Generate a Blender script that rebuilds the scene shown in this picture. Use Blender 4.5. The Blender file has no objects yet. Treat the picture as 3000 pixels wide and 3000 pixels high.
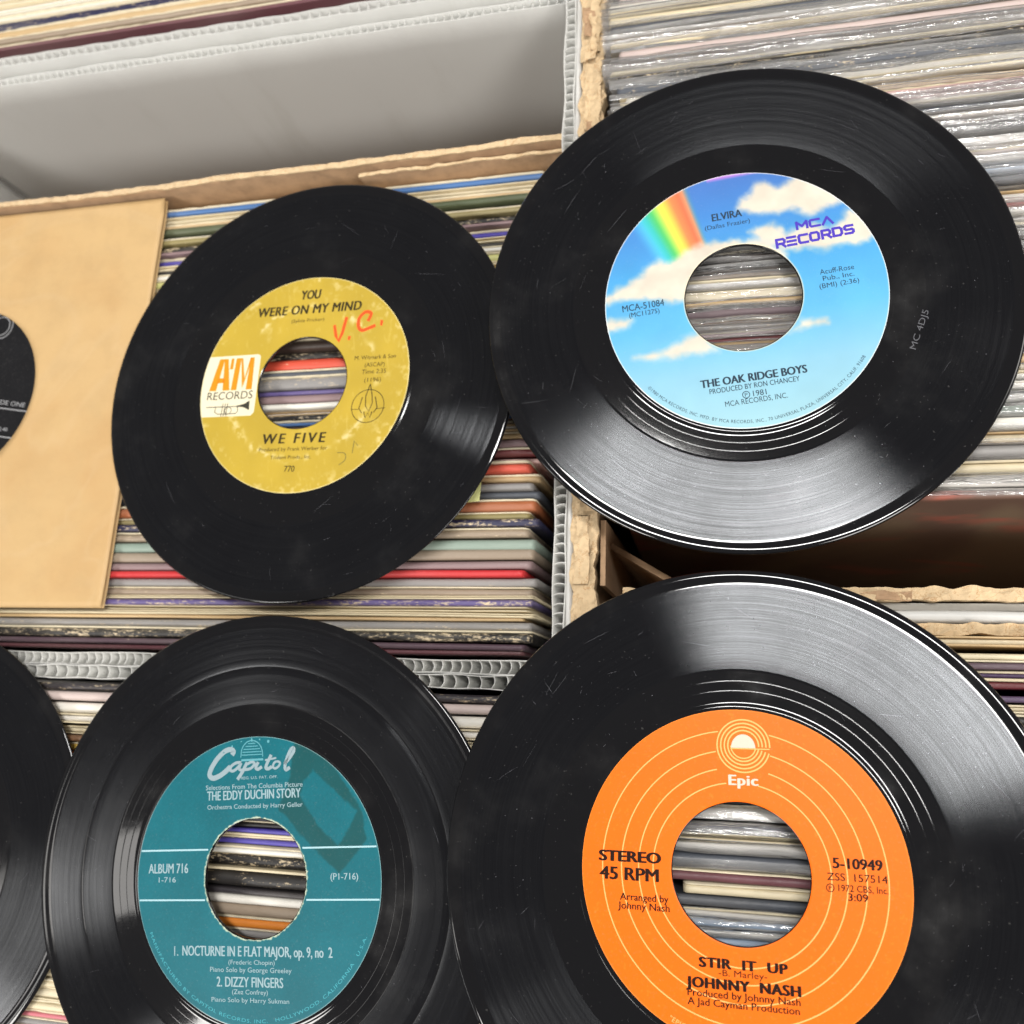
import bpy, math, random
import numpy as np
from mathutils import Matrix, Vector

# ------------------------------------------------------------------ camera, world, lamps, exposure
SC = bpy.context.scene
C = SC.collection
MM = 0.001
AXES = ((0.97239, -0.01767, -0.23269), (0.03097, -0.97854, 0.20372), (-0.23130, -0.20530, -0.95098))
cam = bpy.data.cameras.new("camera")
cam_ob = bpy.data.objects.new("camera", cam)
C.objects.link(cam_ob)
mw = Matrix(((AXES[0][0], -AXES[0][1], -AXES[0][2], 0), (AXES[1][0], -AXES[1][1], -AXES[1][2], 0),
             (AXES[2][0], -AXES[2][1], -AXES[2][2], 0.322), (0, 0, 0, 1)))
cam_ob.matrix_world = mw
cam.sensor_width = 36.0
cam.lens = 36.0 * 2700 / 3000
cam.clip_start = 0.01
cam.clip_end = 50
cam.dof.use_dof = True
cam.dof.focus_distance = 0.288
cam.dof.aperture_fstop = 13.0
SC.camera = cam_ob

world = bpy.data.worlds.new("World")
SC.world = world
world.use_nodes = True
bg = world.node_tree.nodes["Background"]
bg.inputs[0].default_value = (1.0, 0.97, 0.93, 1)
bg.inputs[1].default_value = 0.2

def area_lamp(name, loc, sx, sy, power, col, aim=(0, 0, 0)):
    l = bpy.data.lights.new(name, 'AREA')
    l.shape = 'RECTANGLE'; l.size = sx; l.size_y = sy; l.energy = power; l.color = col
    o = bpy.data.objects.new(name, l); C.objects.link(o)
    o.location = loc
    o.rotation_euler = (Vector(aim) - Vector(loc)).to_track_quat('-Z', 'Y').to_euler()
    return o
area_lamp("ceiling_lamp_over_bins", (0.185, 0.465, 1.92), 0.98, 0.17, 26.0, (1.0, 0.985, 0.96), (0.1, 0.3, 0))
area_lamp("fill_lamp_behind", (-1.83, -1.83, 2.6), 1.3, 0.8, 58.0, (1.0, 0.97, 0.93), (0, 0.1, 0))  # added fill from behind the camera, lifts the back board's face
area_lamp("sheen_lamp_left", (-2.8, -0.9, 2.6), 0.3, 1.2, 5.0, (1.0, 0.97, 0.93), (0, 0.1, 0))  # narrow lamp added for the sheen on the teal-labelled record's left
area_lamp("fill_lamp_behind_right", (1.7, -1.5, 2.3), 1.2, 0.9, 42.0, (1.0, 0.97, 0.93), (0, 0.1, 0))  # unseen fill put in behind right to brighten the right-hand side
area_lamp("fill_lamp_side", (2.6, 0.9, 2.1), 0.9, 1.2, 18.0, (1.0, 0.96, 0.9), (0, 0.1, 0))  # extra fill added far right for overall diffuse light
SC.view_settings.view_transform = 'Standard'
SC.view_settings.look = 'None'
SC.view_settings.exposure = 0.32
SC.view_settings.gamma = 1.0

# ------------------------------------------------------------------ small helpers
rnd = random.Random(7)
def lin(c):
    return tuple(((v / 255.0) / 12.92 if v / 255.0 <= 0.04045 else ((v / 255.0 + 0.055) / 1.055) ** 2.4) for v in c)

def hash2(ix, iy, seed):
    n = (ix * 374761393 + iy * 668265263 + seed * 1274126177) & 0x7fffffff
    n = ((n ^ (n >> 13)) * 1274126177) & 0x7fffffff
    n = (n ^ (n >> 16)) & 0xffff
    return n / 65535.0
def vnoise(x, y, seed=0):
    x = np.asarray(x, float); y = np.asarray(y, float)
    x, y = np.broadcast_arrays(x, y)
    ix = np.floor(x).astype(np.int64); iy = np.floor(y).astype(np.int64)
    fx = x - ix; fy = y - iy
    fx = fx * fx * (3 - 2 * fx); fy = fy * fy * (3 - 2 * fy)
    a = hash2(ix, iy, seed); b = hash2(ix + 1, iy, seed); c = hash2(ix, iy + 1, seed); d = hash2(ix + 1, iy + 1, seed)
    return (a * (1 - fx) + b * fx) * (1 - fy) + (c * (1 - fx) + d * fx) * fy
def fbm(x, y, seed=0, octv=4):
    s = 0; a = 0.5; t = 0
    for i in range(octv):
        s = s + a * vnoise(np.asarray(x) * 2 ** i, np.asarray(y) * 2 ** i, seed + i * 17); t += a; a *= 0.5
    return s / t

def mesh_from(name, verts, faces, mats=(), smooth=True, mat_idx=None, scale=MM):
    me = bpy.data.meshes.new(name)
    v = np.asarray(verts, float) * scale
    me.from_pydata(v.tolist(), [], [tuple(int(i) for i in f) for f in faces])
    for m in mats: me.materials.append(m)
    if smooth: me.polygons.foreach_set("use_smooth", [True] * len(me.polygons))
    if mat_idx is not None: me.polygons.foreach_set("material_index", mat_idx)
    me.update()
    return me
def add(name, me, parent=None, loc=None, col=None):
    o = bpy.data.objects.new(name, me)
    C.objects.link(o)
    if parent is not None: o.parent = parent
    if loc is not None: o.location = [c * MM for c in loc]
    if col is not None: o.color = col
    return o
def thing(name, label, cat, loc=(0, 0, 0), group=None):
    o = bpy.data.objects.new(name, None); C.objects.link(o)
    o.empty_display_size = 0.01
    o.location = [c * MM for c in loc]
    o['label'] = label; o['category'] = cat
    if group: o['group'] = group
    return o

class MB:
    def __init__(s): s.v = []; s.f = []; s.cuts = []
    def box(s, x0, x1, y0, y1, z0, z1):
        b = len(s.v)
        s.v += [(x0, y0, z0), (x1, y0, z0), (x1, y1, z0), (x0, y1, z0), (x0, y0, z1), (x1, y0, z1), (x1, y1, z1), (x0, y1, z1)]
        s.f += [tuple(b + i for i in q) for q in ((0, 3, 2, 1), (4, 5, 6, 7), (0, 1, 5, 4), (1, 2, 6, 5), (2, 3, 7, 6), (3, 0, 4, 7))]
    def grid(s, P):                                   # P: (n, m, 3) array
        n, m = P.shape[:2]; b = len(s.v)
        s.v += [tuple(p) for p in P.reshape(-1, 3)]
        for i in range(n - 1):
            for j in range(m - 1):
                s.f.append((b + i * m + j, b + (i + 1) * m + j, b + (i + 1) * m + j + 1, b + i * m + j + 1))
    def poly(s, pts, z):
        b = len(s.v); s.v += [(p[0], p[1], z) for p in pts]; s.f.append(tuple(range(b, b + len(pts))))
    def stroke(s, pts, w, z, closed=False):           # flat ribbon of width w (number or list) along pts
        n = len(pts); P = [Vector((p[0], p[1])) for p in pts]; b = len(s.v); z = z + (b % 97) * .0002
        for i in range(n):
            a = P[(i - 1) % n] if (closed or i > 0) else P[i]
            c = P[(i + 1) % n] if (closed or i < n - 1) else P[i]
            d = (c - a)
            if d.length < 1e-9: d = Vector((1, 0))
            d.normalize(); nn = Vector((-d.y, d.x)); ww = (w[i] if isinstance(w, (list, tuple)) else w) / 2
            s.v += [(P[i].x + nn.x * ww, P[i].y + nn.y * ww, z), (P[i].x - nn.x * ww, P[i].y - nn.y * ww, z)]
        for i in range(n if closed else n - 1):
            j = (i + 1) % n
            s.f.append((b + 2 * i + 1, b + 2 * j + 1, b + 2 * j, b + 2 * i))
    def ring(s, cx, cy, r, w, z, a0=0, a1=360, n=72):
        k = max(3, int(n * (a1 - a0) / 360))
        pts = [(cx + r * math.cos(math.radians(a0 + (a1 - a0) * i / k)), cy + r * math.sin(math.radians(a0 + (a1 - a0) * i / k))) for i in range(k + (0 if a1 - a0 >= 360 else 1))]
        s.stroke(pts, w, z, closed=a1 - a0 >= 360)
    def build(s, name, mat, parent=None, smooth=False, loc=None, col=None):
        return add(name, mesh_from(name, s.v, s.f, (mat,) if mat else (), smooth), parent, loc, col)

def build_lines(mb, name, mat, parent):
    """each printed line becomes an object of its own"""
    cuts = mb.cuts + [(len(mb.v), len(mb.f))]
    if cuts[0][0] > 0: cuts = [(0, 0)] + cuts
    for (v0, f0), (v1, f1) in zip(cuts[:-1], cuts[1:]):
        if v1 == v0: continue
        q = MB(); q.v = mb.v[v0:v1]; q.f = [tuple(i - v0 for i in f) for f in mb.f[f0:f1]]
        q.build(name, mat, parent)

def catmull(pts, k=8):
    P = [pts[0]] + list(pts) + [pts[-1]]; out = []
    for i in range(1, len(P) - 2):
        p0, p1, p2, p3 = P[i - 1:i + 3]
        for j in range(k):
            t = j / k
            out.append(tuple(0.5 * (2 * p1[a] + (p2[a] - p0[a]) * t + (2 * p0[a] - 5 * p1[a] + 4 * p2[a] - p3[a]) * t * t + (3 * p1[a] - p0[a] - 3 * p2[a] + p3[a]) * t ** 3) for a in (0, 1)))
    out.append(tuple(pts[-1])); return out

# ------------------------------------------------------------------ materials
def new_mat(name):
    m = bpy.data.materials.new(name); m.use_nodes = True
    nt = m.node_tree
    return m, nt, nt.nodes["Principled BSDF"]
def node(nt, kind, **kw):
    n = nt.nodes.new(kind)
    for k, v in kw.items():
        if k.startswith('i_'):
            key = k[2:]
            n.inputs[int(key) if key.isdigit() else key.replace('_', ' ')].default_value = v
        else: setattr(n, k, v)
    return n
def mathn(nt, op, a, b=None, clamp=False, c=None):
    n = nt.nodes.new('ShaderNodeMath'); n.operation = op; n.use_clamp = clamp
    for i, q in enumerate((a, b, c)):
        if q is None: continue
        if isinstance(q, (int, float)): n.inputs[i].default_value = q
        else: nt.links.new(q, n.inputs[i])
    return n.outputs[0]
def mixc(nt, f, a, b, blend='MIX'):
    n = nt.nodes.new('ShaderNodeMix'); n.data_type = 'RGBA'; n.blend_type = blend
    for s, q in ((n.inputs[0], f), (n.inputs[6], a), (n.inputs[7], b)):
        if isinstance(q, (int, float)): s.default_value = q
        elif isinstance(q, (tuple, list)): s.default_value = (*q[:3], 1)
        else: nt.links.new(q, s)
    return n.outputs[2]
def coords(nt, scale=(1, 1, 1), per_object=False):
    tc = nt.nodes.new('ShaderNodeTexCoord'); mp = nt.nodes.new('ShaderNodeMapping')
    mp.inputs['Scale'].default_value = scale
    nt.links.new(tc.outputs['Object'], mp.inputs['Vector'])
    if per_object:
        oi = nt.nodes.new('ShaderNodeObjectInfo'); cm = nt.nodes.new('ShaderNodeCombineXYZ')
        r = mathn(nt, 'MULTIPLY', oi.outputs['Random'], 90.0)
        nt.links.new(r, cm.inputs[0]); nt.links.new(r, cm.inputs[1]); nt.links.new(cm.outputs[0], mp.inputs['Location'])
    return mp.outputs[0], tc
def noise(nt, vec, scale, detail=4, rough=0.6, dist=0.0):
    n = nt.nodes.new('ShaderNodeTexNoise'); n.inputs['Scale'].default_value = scale; n.inputs['Detail'].default_value = detail
    n.inputs['Roughness'].default_value = rough; n.inputs['Distortion'].default_value = dist
    nt.links.new(vec, n.inputs['Vector']); return n.outputs[0]
def bump(nt, h, strength, dist, bsdf):
    b = nt.nodes.new('ShaderNodeBump'); b.inputs['Strength'].default_value = strength; b.inputs['Distance'].default_value = dist
    nt.links.new(h, b.inputs['Height']); nt.links.new(b.outputs[0], bsdf.inputs['Normal']); return b
def ramp(nt, f, p0, p1):
    n = nt.nodes.new('ShaderNodeMapRange'); n.clamp = True; n.interpolation_type = 'SMOOTHSTEP'
    n.inputs['From Min'].default_value = p0; n.inputs['From Max'].default_value = p1
    nt.links.new(f, n.inputs['Value']); return n.outputs[0]

def mat_cover():
    # printed card: colour and amount of edge wear come from the object's own colour
    m, nt, b = new_mat("printed_card")
    oi = nt.nodes.new('ShaderNodeObjectInfo')
    v, tc = coords(nt, (110, 520, 400), True)
    n1 = noise(nt, v, 1.0, 6, 0.7)
    v2, _ = coords(nt, (600, 1300, 900), True)
    n2 = noise(nt, v2, 1.0, 4, 0.7)
    v3, _ = coords(nt, (14, 90, 60), True)
    n3 = noise(nt, v3, 1.0, 3, 0.5)
    sep = nt.nodes.new('ShaderNodeSeparateXYZ'); nt.links.new(tc.outputs['Object'], sep.inputs[0])
    top = ramp(nt, sep.outputs['Z'], -0.0032, -0.0004)
    s = mathn(nt, 'ADD', mathn(nt, 'MULTIPLY', n1, 0.55), mathn(nt, 'MULTIPLY', n2, 0.45))
    thr = mathn(nt, 'SUBTRACT', 0.72, mathn(nt, 'MULTIPLY', oi.outputs['Alpha'], 0.215))
    mask = mathn(nt, 'MULTIPLY', mathn(nt, 'MULTIPLY', mathn(nt, 'SUBTRACT', s, thr), 11.0, True), top)
    oc = oi.outputs['Color']
    c1 = mixc(nt, mathn(nt, 'MULTIPLY', ramp(nt, n3, .4, .7), 0.25), oc, mixc(nt, 0.4, oc, (0.5, 0.45, 0.38)), 'MIX')
    # printed covers change tone along the spine
    c1 = mixc(nt, mathn(nt, 'MULTIPLY', ramp(nt, n1, 0.5, 0.8), 0.15), c1, mixc(nt, 0.6, oc, (0.03, 0.025, 0.02)))
    col = mixc(nt, mask, c1, (0.62, 0.50, 0.33))
    nt.links.new(col, b.inputs['Base Color'])
    r = mathn(nt, 'ADD', 0.32, mathn(nt, 'MULTIPLY', n2, 0.35)); nt.links.new(r, b.inputs['Roughness'])
    bump(nt, s, 0.35, 0.0006, b)
    return m
def mat_paper(name, col, var=0.12, rough=0.75, scale=180.0, bd=0.0003):
    m, nt, b = new_mat(name)
    v, _ = coords(nt, (1, 1, 1), True)
    n = noise(nt, v, scale, 6, 0.65); n2 = noise(nt, v, scale * 0.07, 3, 0.5)
    dark = tuple(c * (1 - var * 2.2) for c in col)
    c = mixc(nt, ramp(nt, n, 0.35, 0.75), col, dark)
    c = mixc(nt, mathn(nt, 'MULTIPLY', ramp(nt, n2, 0.4, 0.75), 0.5), c, tuple(x * (1 - var) for x in col))
    nt.links.new(c, b.inputs['Base Color']); b.inputs['Roughness'].default_value = rough
    bump(nt, n, 0.4, bd, b); return m
def mat_plain(name, col, rough=0.5, spec=0.12):
    m, nt, b = new_mat(name)
    v, _ = coords(nt); n = noise(nt, v, 900, 3)
    c = mixc(nt, mathn(nt, 'MULTIPLY', n, 0.5), col, tuple(x * 0.8 for x in col))
    nt.links.new(c, b.inputs['Base Color'])
    b.inputs['Roughness'].default_value = rough; b.inputs['Specular IOR Level'].default_value = spec; return m
def mat_poly():
    # thin clear polythene: mostly see-through, milky where it creases, sharp glints
    m = bpy.data.materials.new("clear_polythene"); m.use_nodes = True; nt = m.node_tree; nt.nodes.clear()
    out = nt.nodes.new('ShaderNodeOutputMaterial'); tr = nt.nodes.new('ShaderNodeBsdfTransparent')
    gl = nt.nodes.new('ShaderNodeBsdfGlossy'); gl.inputs['Roughness'].default_value = 0.12
    df = nt.nodes.new('ShaderNodeBsdfDiffuse'); df.inputs[0].default_value = (0.88, 0.87, 0.86, 1)
    tl = nt.nodes.new('ShaderNodeBsdfTranslucent'); tl.inputs[0].default_value = (0.88, 0.87, 0.86, 1)
    v, _ = coords(nt, (22, 160, 160), True); n = noise(nt, v, 1.0, 5, 0.6)
    bp = nt.nodes.new('ShaderNodeBump'); bp.inputs['Strength'].default_value = 0.8; bp.inputs['Distance'].default_value = 0.0025
    nt.links.new(n, bp.inputs['Height']); nt.links.new(bp.outputs[0], gl.inputs['Normal'])
    milk = nt.nodes.new('ShaderNodeMixShader'); milk.inputs[0].default_value = 0.4
    nt.links.new(df.outputs[0], milk.inputs[1]); nt.links.new(tl.outputs[0], milk.inputs[2])
    m1 = nt.nodes.new('ShaderNodeMixShader')
    nt.links.new(mathn(nt, 'ADD', 0.22, mathn(nt, 'MULTIPLY', ramp(nt, n, 0.45, 0.8), 0.45)), m1.inputs[0])
    nt.links.new(tr.outputs[0], m1.inputs[1]); nt.links.new(milk.outputs[0], m1.inputs[2])
    fr = nt.nodes.new('ShaderNodeFresnel'); fr.inputs[0].default_value = 1.5
    nt.links.new(bp.outputs[0], fr.inputs['Normal'])
    m2 = nt.nodes.new('ShaderNodeMixShader'); nt.links.new(mathn(nt, 'ADD', 0.08, mathn(nt, 'MULTIPLY', fr.outputs[0], 0.9), True), m2.inputs[0])
    nt.links.new(m1.outputs[0], m2.inputs[1]); nt.links.new(gl.outputs[0], m2.inputs[2])
    nt.links.new(m2.outputs[0], out.inputs[0]); return m
def mat_vinyl(groove, seed=0.0):
    # pressed vinyl; the playing area scatters light across the grooves far more than along them
    m, nt, b = new_mat("vinyl_grooved" if groove else "vinyl_smooth")
    b.inputs['Base Color'].default_value = (0.003, 0.003, 0.004, 1)
    tc = nt.nodes.new('ShaderNodeTexCoord'); sep = nt.nodes.new('ShaderNodeSeparateXYZ'); nt.links.new(tc.outputs['Object'], sep.inputs[0])
    x, y = sep.outputs[0], sep.outputs[1]
    r = mathn(nt, 'SQRT', mathn(nt, 'ADD', mathn(nt, 'MULTIPLY', x, x), mathn(nt, 'MULTIPLY', y, y)))
    v0, _ = coords(nt, (1, 1, 1)); smear = noise(nt, v0, 28.0, 5, 0.6); dust = noise(nt, v0, 900.0, 2, 0.5)
    if groove:
        cmb = nt.nodes.new('ShaderNodeCombineXYZ')
        nt.links.new(mathn(nt, 'MULTIPLY', r, 2600.0), cmb.inputs[0])
        nt.links.new(mathn(nt, 'MULTIPLY', x, 22.0), cmb.inputs[1]); nt.links.new(mathn(nt, 'MULTIPLY', y, 22.0), cmb.inputs[2])
        g = noise(nt, cmb.outputs[0], 1.0, 4, 0.7)
        cm2 = nt.nodes.new('ShaderNodeCombineXYZ'); nt.links.new(mathn(nt, 'MULTIPLY', r, 700.0), cm2.inputs[0]); cm2.inputs[1].default_value = seed
        band = noise(nt, cm2.outputs[0], 1.0, 4, 0.7)
        tan = nt.nodes.new('ShaderNodeTangent'); tan.direction_type = 'RADIAL'; tan.axis = 'Z'
        def lobe(rough, an, colr):
            q = nt.nodes.new('ShaderNodeBsdfAnisotropic'); q.distribution = 'BECKMANN'; q.inputs['Color'].default_value = (*colr, 1)
            q.inputs['Roughness'].default_value = rough; q.inputs['Anisotropy'].default_value = an
            nt.links.new(tan.outputs[0], q.inputs['Tangent']); return q
        A = lobe(0.20, 0.58, (0.93, 0.96, 1.0)); B = lobe(0.225, 0.68, (0.93, 0.96, 1.0))
        mAB = nt.nodes.new('ShaderNodeMixShader'); nt.links.new(ramp(nt, band, 0.25, 0.8), mAB.inputs[0])
        nt.links.new(A.outputs[0], mAB.inputs[1]); nt.links.new(B.outputs[0], mAB.inputs[2])
        fr = nt.nodes.new('ShaderNodeFresnel'); fr.inputs[0].default_value = 1.55
        fac = mathn(nt, 'MULTIPLY', fr.outputs[0], mathn(nt, 'MULTIPLY', mathn(nt, 'ADD', 0.3, mathn(nt, 'MULTIPLY', g, 1.2)), mathn(nt, 'ADD', 0.55, mathn(nt, 'MULTIPLY', smear, 0.75))), True)
        base = nt.nodes.new('ShaderNodeBsdfDiffuse')
        mm = nt.nodes.new('ShaderNodeMixShader'); nt.links.new(fac, mm.inputs[0]); nt.links.new(base.outputs[0], mm.inputs[1]); nt.links.new(mAB.outputs[0], mm.inputs[2])
        nt.links.new(mm.outputs[0], nt.nodes['Material Output'].inputs[0])
        bp = nt.nodes.new('ShaderNodeBump'); bp.inputs['Strength'].default_value = 0.14; bp.inputs['Distance'].default_value = 0.00004
        nt.links.new(g, bp.inputs['Height'])
        for q in (A, B): nt.links.new(bp.outputs[0], q.inputs['Normal'])
        b = base
    else:
        rr = mathn(nt, 'ADD', 0.05, mathn(nt, 'MULTIPLY', ramp(nt, smear, 0.5, 0.85), 0.16)); nt.links.new(rr, b.inputs['Roughness'])
        bump(nt, smear, 0.15, 0.0002, b)
    grime = mathn(nt, 'MULTIPLY', ramp(nt, smear, 0.5, 0.85), 0.02)
    grime = mathn(nt, 'ADD', grime, mathn(nt, 'MULTIPLY', ramp(nt, dust, 0.70, 0.80), 0.05))
    nt.links.new(mixc(nt, grime, (0.003, 0.003, 0.004), (0.6, 0.58, 0.55)), b.inputs[0])
    return m
def mat_label(name, rough=0.42):
    m, nt, b = new_mat(name)
    at = nt.nodes.new('ShaderNodeAttribute'); at.attribute_name = "print"
    v, _ = coords(nt); n = noise(nt, v, 1500, 4, 0.6)
    nt.links.new(mixc(nt, ramp(nt, n, .55, .8), at.outputs['Color'], mixc(nt, .07, at.outputs['Color'], (0.5, 0.48, 0.44))), b.inputs['Base Color']); b.inputs['Roughness'].default_value = rough
    b.inputs['Specular IOR Level'].default_value = 0.16
    bump(nt, n, 0.25, 0.00005, b); return m
def mat_coroplast():
    m, nt, b = new_mat("white_fluted_plastic")
    v, _ = coords(nt); n = noise(nt, v, 14, 3, 0.5)
    v3, _ = coords(nt, (30, 30, 5)); sc = ramp(nt, noise(nt, v3, 1.0, 6, 0.7), 0.56, 0.72)
    nt.links.new(mixc(nt, mathn(nt, 'MULTIPLY', sc, .3), mixc(nt, n, (0.88, 0.87, 0.83), (0.80, 0.79, 0.76)), (0.62, 0.60, 0.54)), b.inputs['Base Color'])
    b.inputs['Roughness'].default_value = 0.38
    tl = nt.nodes.new('ShaderNodeBsdfTranslucent'); tl.inputs[0].default_value = (0.86, 0.87, 0.87, 1)
    ms = nt.nodes.new('ShaderNodeMixShader'); ms.inputs[0].default_value = 0.42
    nt.links.new(b.outputs[0], ms.inputs[1]); nt.links.new(tl.outputs[0], ms.inputs[2]); nt.links.new(ms.outputs[0], nt.nodes['Material Output'].inputs[0])
    v2, _ = coords(nt, (230, 230, 3)); bump(nt, noise(nt, v2, 1.0, 2, 0.5), 0.2, 0.0004, b)
    return m

M_CARD = mat_cover(); M_POLY = mat_poly()
M_INNER = mat_paper("cream_inner_paper", lin((214, 202, 174)), 0.10)
M_WHITE_INNER = mat_paper("white_inner_paper", lin((226, 222, 214)), 0.06)
M_CARDBOARD = mat_paper("brown_cardboard", lin((168, 136, 104)), 0.14, 0.8, 160)
M_TORN = mat_paper("torn_cardboard", lin((206, 180, 142)), 0.12, 0.85, 500, 0.0004)
def _cracks(m):
    nt = m.node_tree; b = nt.nodes["Principled BSDF"]
    v, _ = coords(nt, (1, 1, 1)); n = noise(nt, v, 110, 5, 0.65, 0.4)
    d = mathn(nt, 'ABSOLUTE', mathn(nt, 'SUBTRACT', n, 0.5)); k = ramp(nt, d, 0.0, 0.011)
    old = b.inputs['Base Color'].links[0].from_socket
    nt.links.new(mixc(nt, k, lin((172, 136, 96)), old), b.inputs['Base Color'])
_cracks(M_TORN)
M_KRAFT = mat_paper("manila_paper", lin((190, 158, 110)), 0.05, 0.6, 60, 0.0002)
def _creases(m):
    nt = m.node_tree; b = nt.nodes["Principled BSDF"]
    v, _ = coords(nt, (1, 1, 1)); n = noise(nt, v, 9, 3, 0.5, 1.5)
    d = mathn(nt, 'ABSOLUTE', mathn(nt, 'SUBTRACT', n, 0.5)); k = ramp(nt, d, 0.0, 0.03)
    bl = noise(nt, v, 16, 4, 0.6)
    old = b.inputs['Base Color'].links[0].from_socket
    c = mixc(nt, mathn(nt, 'MULTIPLY', ramp(nt, bl, .45, .7), .35), old, lin((176, 134, 82)))
    nt.links.new(mixc(nt, k, mixc(nt, .035, c, (0.7, .6, .45)), c), b.inputs['Base Color'])
    h = mathn(nt, 'ADD', mathn(nt, 'MULTIPLY', k, .3), noise(nt, v, 420, 4, .6))
    bump(nt, h, .5, .0003, b)
_creases(M_KRAFT)
M_CORO = mat_coroplast(); M_VG = mat_vinyl(True, 0.0); M_VG2 = mat_vinyl(True, 7.3); M_VS = mat_vinyl(False)
M_LABEL = mat_label("label_paper")
M_DUST = mat_plain("dust_and_scratches", (0.15, 0.15, 0.165), 0.4)
INK = {}
def ink(col, rough=0.5):
    if col not in INK: INK[col] = mat_plain("ink_%d" % len(INK), lin(col), rough)
    return INK[col]

# ------------------------------------------------------------------ lettering
_fc = {}
def raw_text(body, bold=0.0, shear=0.0, spacing=1.0):
    key = (body, bold, shear, spacing)
    if key not in _fc:
        cu = bpy.data.curves.new("lettering", 'FONT'); cu.body = body; cu.offset = bold; cu.shear = shear; cu.space_character = spacing; cu.resolution_u = 3
        ob = bpy.data.objects.new("lettering", cu); me = bpy.data.meshes.new_from_object(ob)
        v = np.array([q.co[:] for q in me.vertices]); f = [tuple(p.vertices) for p in me.polygons]
        bpy.data.objects.remove(ob); bpy.data.meshes.remove(me); bpy.data.curves.remove(cu)
        _fc[key] = (v, f)
    return _fc[key]
CAP = None
def text(mb, body, x0, x1, y, h, z, bold=0.0, shear=0.0, spacing=1.0):
    """one line of print: from x0 to x1, baseline y, capital height h (mm)"""
    global CAP
    if CAP is None:
        vv, _ = raw_text("H"); CAP = vv[:, 1].max() - vv[:, 1].min()
    v, f = raw_text(body, 0.0, shear, spacing)
    v = v.copy(); w = v[:, 0].max() - v[:, 0].min(); bb = bold * h * 1.5; mb.cuts.append((len(mb.v), len(mb.f)))
    v[:, 0] = x0 + bb + (v[:, 0] - v[:, 0].min()) / w * (x1 - x0 - 2 * bb); v[:, 1] = y + v[:, 1] / CAP * h
    steps = [(0, 0)] if bold == 0 else [(-1, 0), (-.5, .35), (0, -.35), (.5, .35), (1, 0)]
    for k, (sx, sy) in enumerate(steps):               # heavier faces are printed as slightly offset strikes
        u = v.copy(); u[:, 0] += sx * bb; u[:, 1] += sy * bb * .6; u[:, 2] = z + k * .004
        b = len(mb.v); mb.v += u.tolist(); mb.f += [tuple(b + i for i in q) for q in f]
def arc_text(mb, body, a0, a1, r, h, z, bold=0.0):
    """print that follows the lower rim of a label, tops of the letters towards the centre"""
    v, f = raw_text(body, 0.0, 0.0, 1.1); v = v.copy(); mb.cuts.append((len(mb.v), len(mb.f)))
    w = v[:, 0].max() - v[:, 0].min(); t = (v[:, 0] - v[:, 0].min()) / w
    a = np.radians(a0 + (a1 - a0) * t); rr = r - v[:, 1] / 0.7 * h
    P = np.stack([rr * np.cos(a), rr * np.sin(a), np.full(len(v), z)], 1)
    b = len(mb.v); mb.v += P.tolist(); mb.f += [tuple(b + i for i in q) for q in f]

# ------------------------------------------------------------------ the seven-inch records
def lathe(profile, n, mats, idx):
    pr = np.array(profile); k = len(pr)
    a = np.linspace(0, 2 * math.pi, n, endpoint=False)
    V = np.stack([np.outer(np.cos(a), pr[:, 0]), np.outer(np.sin(a), pr[:, 0]), np.tile(pr[:, 1], (n, 1))], 2).reshape(-1, 3)
    F = []; MI = []
    for i in range(n):
        j = (i + 1) % n
        for q in range(k):
            p = (q + 1) % k
            F.append((i * k + q, i * k + p, j * k + p, j * k + q)); MI.append(idx[q])
    return V, F, MI
def disc_mesh(gap=None, vg=None, lab=46.6):
    top = [(19.1, 0.0), (19.1, 0.75), (19.35, 0.92), (lab - 0.3, 0.92), (lab, 0.88), (lab + 0.4, 0.95), (lab + 0.8, 0.95), (lab + 1.2, 0.87), (lab + 1.6, 0.76), (lab + 2.0, 0.722), (lab + 2.3, 0.72), (lab + 2.6, 0.72),
           (51.0, 0.72), (51.15, 0.72), (51.25, 0.69), (51.35, 0.72), (51.5, 0.72), (53.9, 0.72), (54.05, 0.72), (54.15, 0.69), (54.25, 0.72), (54.4, 0.72), (56.8, 0.72), (57.0, 0.72), (57.4, 0.78), (57.6, 0.80)]
    mi = [1] * (len(top) - 1) + [0]
    rs = [62, 67, 72, 77, 82, 83.6]
    if gap: rs = sorted(rs + [gap - 0.3, gap - 0.25, gap + 0.25, gap + 0.3])
    for r in rs:
        inside = gap and abs(r - gap) < 0.27
        top.append((r, 0.80 - (0.015 if inside else 0))); mi.append(1 if (gap and gap - 0.31 < r < gap + 0.27) else 0)
    mi[-1] = 1
    tail = [(84.2, 0.78), (84.8, 0.84), (85.6, 0.98), (86.4, 1.06), (87.1, 1.02), (87.7, 0.82), (88.0, 0.5), (87.7, 0.15), (87.0, 0.0)]
    top += tail; mi += [1] * len(tail)
    V, F, MI = lathe(top, 288, None, mi)
    return mesh_from("disc", V, F, (vg or M_VG, M_VS), True, MI)

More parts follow.
